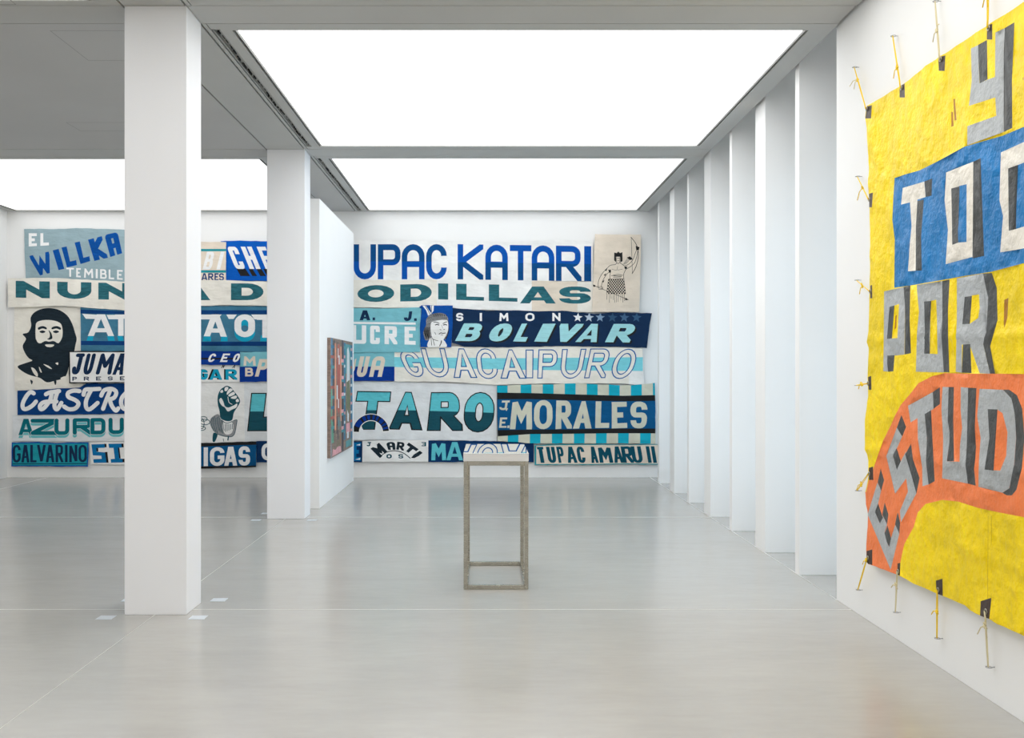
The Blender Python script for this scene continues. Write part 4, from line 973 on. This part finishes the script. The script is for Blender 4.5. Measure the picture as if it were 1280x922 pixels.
arch = [T3((120, 800)), T3((172, 780)), T3((195, 700)), T3((215, 650)), T3((240, 590)), T3((262, 520)), T3((300, 440)), T3((320, 400)), T3((350, 345)), T3((390, 290)), T3((440, 235)), T3((500, 200)), T3((560, 185)), T3((700, 188)), T3((850, 188)), T3((962, 190)), tpx(4.2, 1.57), tpx(3.6, 1.45), tpx(3.0, 1.2), tpx(3.0, 0.0), (1300, 900), (1125.4, 760), (1060, 760)]
tb.poly(arch, TO, 'orange_arch')
tb.poly([T3((480, 840)), T3((560, 820)), T3((640, 828)), T3((740, 860)), T3((850, 885)), T3((962, 905)), tpx(4.0, .86), tpx(3.0, .55), tpx(3.0, 0.0), (1300, 900), (1125, 760), T4((276, 262)), T4((285, 200)), T4((300, 130)), T4((345, 60)), T4((357, 0)), T3((440, 880))], TY, 'yellow_field')
def tl(groups):
    tb.uid += 1; key = 't%d' % tb.uid
    for m, P, cv in groups:
        pts = []
        for p in P: pts.append(p[0](p[1]) if isinstance(p[0], Conv) else cv(p))
        tb.poly(pts, m, 'letter', key, jit=.12)
tl([(TG, [(697, 243), (735, 225), (742, 417), (782, 399), (820, 385), (818, 163), (862, 140), (861, 660), (697, 727), (697, 632), (820, 580), (820, 487), (697, 530), (706, 400)], T1), (TDK, [(735, 225), (778, 200), (783, 397), (742, 417)], T1), (TDK, [(862, 140), (914, 112), (900, 400), (905, 640), (861, 660)], T1)])
tl([(TC, [(358, 140), (475, 107), (475, 185), (435, 198), (430, 553), (393, 557), (398, 420), (405, 330), (395, 212), (352, 223)], T2), (TDK, [(475, 107), (508, 92), (502, 178), (475, 185)], T2), (TDK, [(435, 205), (465, 198), (455, 380), (460, 553), (428, 553), (428, 330)], T2)])
tl([(TC, [(575, 62), (718, 8), (722, 485), (573, 522), (590, 350), (575, 200)], T2), (TDK, [(718, 8), (757, -10), (765, 480), (720, 492)], T2), (TB, [(645, 130), (686, 120), (688, 410), (648, 413)], T2), (TDK, [(610, 142), (648, 131), (650, 413), (615, 424)], T2)])
tl([(TC, [(843, -38), T2 and (962, -90), (1010, -105), (1010, 435), (962, 445), (842, 462), (858, 280), (842, 200)], T2), (TDK, [(1010, -105), (1052, -125), (1052, 428), (1010, 435)], T2), (TB, [(932, 25), (975, 10), (975, 330), (930, 345)], T2), (TDK, [(888, 42), (935, 24), (932, 345), (892, 354)], T2)])
tl([(TG, [(262, 658), (370, 635), (372, 800), (T3, (368, 92)), (T3, (315, 97)), (T3, (288, 97)), (T3, (288, 178)), (T3, (265, 175)), (262, 860)], T2), (TDK, [(370, 635), (400, 628), (398, 800), (T3, (400, 85)), (T3, (368, 92)), (372, 800)], T2), (TY, [(315, 728), (345, 720), (340, 892), (312, 893)], T2), (TDK, [(288, 735), (316, 728), (313, 893), (288, 896)], T2), (TDK, [(288, 97), (315, 95), (317, 175), (288, 178)], T3)])
tl([(TG, [(438, 625), (558, 605), (560, 760), (558, 880), (T3, (555, 181)), (T3, (422, 178)), (430, 860), (440, 760)], T2), (TDK, [(558, 605), (597, 598), (590, 760), (596, 880), (T3, (588, 181)), (T3, (555, 181)), (556, 800)], T2), (TY, [(492, 705), (525, 698), (522, 800), (T3, (527, 90)), (T3, (492, 88))], T2), (TDK, [(465, 708), (496, 705), (490, 850), (T3, (492, 88)), (T3, (462, 87)), (468, 850)], T2)])
tl([(TDK, [(765, 568), (805, 565), (832, 640), (832, 800), (T3, (800, 50)), (T3, (827, 188)), (T3, (803, 188)), (T3, (765, 40)), (785, 860)], T2), (TG, [(637, 592), (765, 568), (790, 690), (788, 860), (T3, (765, 40)), (T3, (803, 188)), (T3, (750, 186)), (T3, (710, 60)), (T3, (706, 42)), (T3, (670, 42)), (T3, (668, 183)), (T3, (630, 178)), (635, 800)], T2),
    (TY, [(713, 678), (745, 672), (750, 740), (745, 790), (706, 820)], T2), (TDK, [(677, 685), (714, 680), (706, 820), (668, 822)], T2), (TDK, [(675, 42), (708, 40), (710, 185), (668, 183)], T3)])
tl([(TG, [(17, 625), (64, 472), (83, 510), (66, 575), (56, 618), (78, 668), (94, 628), (115, 672), (104, 712), (130, 780), (157, 675), (175, 715), (137, 890)], TE), (TDK, [(82, 405), (97, 460), (83, 512), (66, 470)], TE), (TDK, [(68, 572), (92, 640), (78, 668), (56, 618)], TE), (TDK, [(103, 567), (130, 625), (115, 672), (94, 625)], TE), (TDK, [(118, 678), (141, 740), (130, 780), (104, 715)], TE), (TDK, [(168, 615), (186, 665), (174, 718), (157, 672)], TE)])
tl([(TG, [(166, 208), (184, 250), (146, 345), (160, 412), (206, 322), (228, 430), (250, 522), (190, 662), (178, 608), (214, 515), (203, 452), (157, 525), (113, 345)], TE), (TDK, [(185, 148), (204, 205), (184, 250), (166, 208)], TE), (TDK, [(160, 307), (180, 370), (160, 412), (146, 345)], TE), (TDK, [(222, 285), (245, 360), (268, 450), (250, 525), (230, 440), (205, 335)], TE)])
tl([(TG, [(212, 103), (324, 38), (330, 118), (290, 143), (300, 300), (305, 400), (315, 480), (285, 490), (278, 400), (262, 260), (258, 163), (222, 183)], TE), (TDK, [(324, 38), (357, 14), (362, 95), (330, 118)], TE), (TDK, [(287, 143), (318, 125), (325, 260), (345, 465), (315, 482), (305, 370), (298, 260)], TE)])
tl([(TG, [(88, 73), (135, 73), (135, 300), (145, 380), (140, 577), (235, 580), (222, 470), (240, 350), (232, 230), (237, 75), (285, 78), (280, 480), (283, 600), (283, 728), (95, 692), (95, 420), (85, 230)], TD), (TDK, [(135, 73), (183, 73), (180, 290), (190, 577), (140, 577), (145, 380), (135, 300)], TD), (TDK, [(285, 78), (337, 80), (333, 480), (335, 742), (283, 728), (283, 600), (277, 480)], TD)])
tl([(TG, [(357, 85), (513, 92), (560, 150), (585, 250), (592, 420), (580, 600), (545, 760), (505, 790), (357, 750), (357, 560), (365, 420), (350, 270)], TD), (TO, [(468, 226), (505, 250), (535, 380), (525, 540), (500, 640), (466, 638)], TD), (TDK, [(413, 223), (470, 225), (468, 640), (415, 632), (420, 420)], TD),
    (TDK, [(513, 92), (545, 92), (600, 130), (640, 220), (650, 420), (640, 620), (605, 770), (570, 808), (535, 808), (505, 790), (545, 760), (580, 600), (592, 420), (585, 250), (560, 150)], TD)])
# rusty stains, seams
for q in ([(610, 495), (618, 495), (622, 600), (612, 605)], [(598, 560), (606, 560), (608, 630), (598, 636)], [(955, 390), (962, 385), (962, 400), (957, 402)]): tb.poly(q, TRU, 'stain', conv=T1)
for q in ([(868, 700), (890, 690), (882, 790), (868, 840), (862, 820)], [(318, 780), (326, 775), (325, 840), (316, 850)]): tb.poly(q, TRU, 'stain', conv=T2)
SEAM = tp('seam_thread', (196, 160, 20), var=.1, bump=.3)
for x_ in (642, 655): tb.poly([T4((x_, 15)), T4((x_ + 1.6, 15)), T4((x_ + 1.6, 362)), T4((x_, 362))], SEAM, 'seam')
# grommet patches: px boxes, eyelet px, hook px, knot fraction, cord colour (0 yellow, 1 cream)
PT_ = [((1087.6, 133, 1092.6, 148), (1088.4, 136), (1068.5, 84), .3, 0, 'top left corner of the tarpaulin', .9), ((1124.8, 106.5, 1130.9, 121.8), (1127.6, 110), (1116.7, 45), .6, 0, 'top tarpaulin edge, second from its left corner', .5),
       ((1174, 71.5, 1181, 88.6), (1177, 74), (1169.7, 1.5), .5, 1, 'top tarpaulin edge, third from its left corner', .3), ((1234, 32, 1241, 49.4), (1237.4, 35), (1236.5, -46), .5, 0, 'top tarpaulin edge above the tall grey letter', .5),
       ((1087.8, 242, 1092, 259), (1087.9, 249), (1072.2, 220.5), .5, 0, 'left tarpaulin edge at the blue field\'s top', .9), ((1087.6, 357, 1091, 372.7), (1088.2, 364), (1071.2, 350), .5, 0, 'left tarpaulin edge at the blue field\'s bottom', .9),
       ((1087.8, 471, 1091.4, 487), (1088.2, 479), (1071, 481.5), .5, 0, 'left tarpaulin edge above the orange arch\'s foot', .9), ((1087.4, 584.5, 1092, 599.6), (1088.6, 592), (1072, 613), .4, 0, 'left tarpaulin edge at the orange arch\'s foot', .8),
       ((1086.8, 688.5, 1093, 704), (1089, 697), (1073, 737), .9, 0, 'bottom left corner of the tarpaulin', .6), ((1124.2, 704, 1126.9, 718), (1125.4, 714), (1120, 765), .65, 1, 'bottom tarpaulin edge where orange meets yellow', .3),
       ((1173.4, 725.4, 1180.6, 743), (1176, 737), (1172, 797.5), .55, 0, 'bottom tarpaulin edge left of the seam', .5), ((1228.8, 751, 1240.4, 771), (1236, 764), (1236.2, 833.5), .75, 1, 'bottom tarpaulin edge under the vertical seam', .4)]
for i, (bx, ey, hk, kf, cc, where, yf) in enumerate(PT_):
    tb.poly([(bx[0], bx[1]), (bx[2], bx[1] - (bx[2] - bx[0]) * .35), (bx[2], bx[3] + (0 if bx[3] < 600 else (bx[2] - bx[0]) * .3)), (bx[0], bx[3])], TPB, 'eyelet_patch')
tarp = tb.build()
YC = mat('yellow_cord', (252, 214, 40), .7); CC = mat('cream_cord', (226, 214, 172), .8); GR = mat('eyelet_brass', (180, 174, 160), .35, metallic=.9)
def ring(bm, c, R_, r, axis='x', n=16, m=6):
    pts = []
    for i in range(n):
        a = 2 * math.pi * i / n
        pts.append((c[0] + (R_ * math.sin(a) if axis == 'z' else 0), c[1] + R_ * math.cos(a), c[2] + (R_ * math.sin(a) if axis != 'z' else 0)))
    tube(bm, pts, r, m, False, True)
rc = random.Random(9)
for i, (bx, ey, hk, kf, cc, where, yf) in enumerate(PT_):
    e3 = Vector(tarp3d(*ey, extra=.004))
    bm = bmesh.new(); ring(bm, e3, .011, .0035); g = mesh_bm('eyelet', bm, GR, tarp, True)
    # hook in the wall
    WXp = XR - .028; dh = WXp * F / (hk[0] - VX); zh = EYE - (hk[1] - VY) * dh / F
    hkp = Vector((XR - .028, dh, zh))
    bm = bmesh.new(); ring(bm, hkp, .015, .0022, 'z'); tube(bm, [(XR + .004, dh - .0, zh), (XR - .016, dh - .0, zh)], .0022)
    o = mesh_bm('screw_eye', bm, ZINC, None, True); tag(o, 'zinc screw eye holding the cord at the ' + where, 'screw eye', 'screw eyes round the tarpaulin')
    # lashing cord
    m1 = YC if cc == 0 else CC; m2 = CC if yf < .6 else YC
    t = tag(empty('lashing_cord', hkp), ('yellow' if cc == 0 else 'cream') + ' knotted cord at the ' + where, 'cord', 'cords lashing the tarpaulin')
    dv = (e3 - hkp); L0 = dv.length; side = Vector((0, .012, .004))
    kp = dv * kf
    a0 = Vector((-.004, 0, 0))
    bm = bmesh.new()
    for sgn in (-1, 1):
        pth = []
        for q in range(9):
            f = q / 8; sp = sgn * (.0035 + .006 * math.sin(math.pi * min(1, abs(f - (1 - kf) * 0) )) * .6)
            pth.append(dv * f + a0 * (1 if f < .95 else 1.5) + Vector((0, sp * (1 if f > kf else .7), sp * .3)))
        tube(bm, pth, .0026, 6)
    mesh_bm('cord_loop', bm, m1 if yf > .35 else CC, t, True)
    bm = bmesh.new()
    for q in range(3):
        c = kp + Vector((rc.uniform(-.006, .0), rc.uniform(-.006, .006), rc.uniform(-.008, .008))) + a0
        pts = [c + Vector((.002 * math.cos(a * 2), .010 * math.cos(a), .009 * math.sin(a + q))) for a in [z * math.pi / 4 for z in range(8)]]
        tube(bm, pts, .0036, 6, False, True)
    mesh_bm('knot', bm, m1, t, True)
    bm = bmesh.new()
    for sgn in (-1, 1):
        v = Vector((-.01, sgn * rc.uniform(.02, .06) + .02, rc.uniform(-.07, -.02) if sgn > 0 else rc.uniform(-.06, .03)))
        if i in (0,): v = Vector((-.01, .13 if sgn > 0 else .05, -.01 if sgn > 0 else -.05))
        tube(bm, [kp + a0, kp + v * .5 + Vector((-.006, 0, .012)), kp + v], .0030, 6)
    mesh_bm('cord_end', bm, CC if i in (0, 2, 9, 11) else m1, t, True)
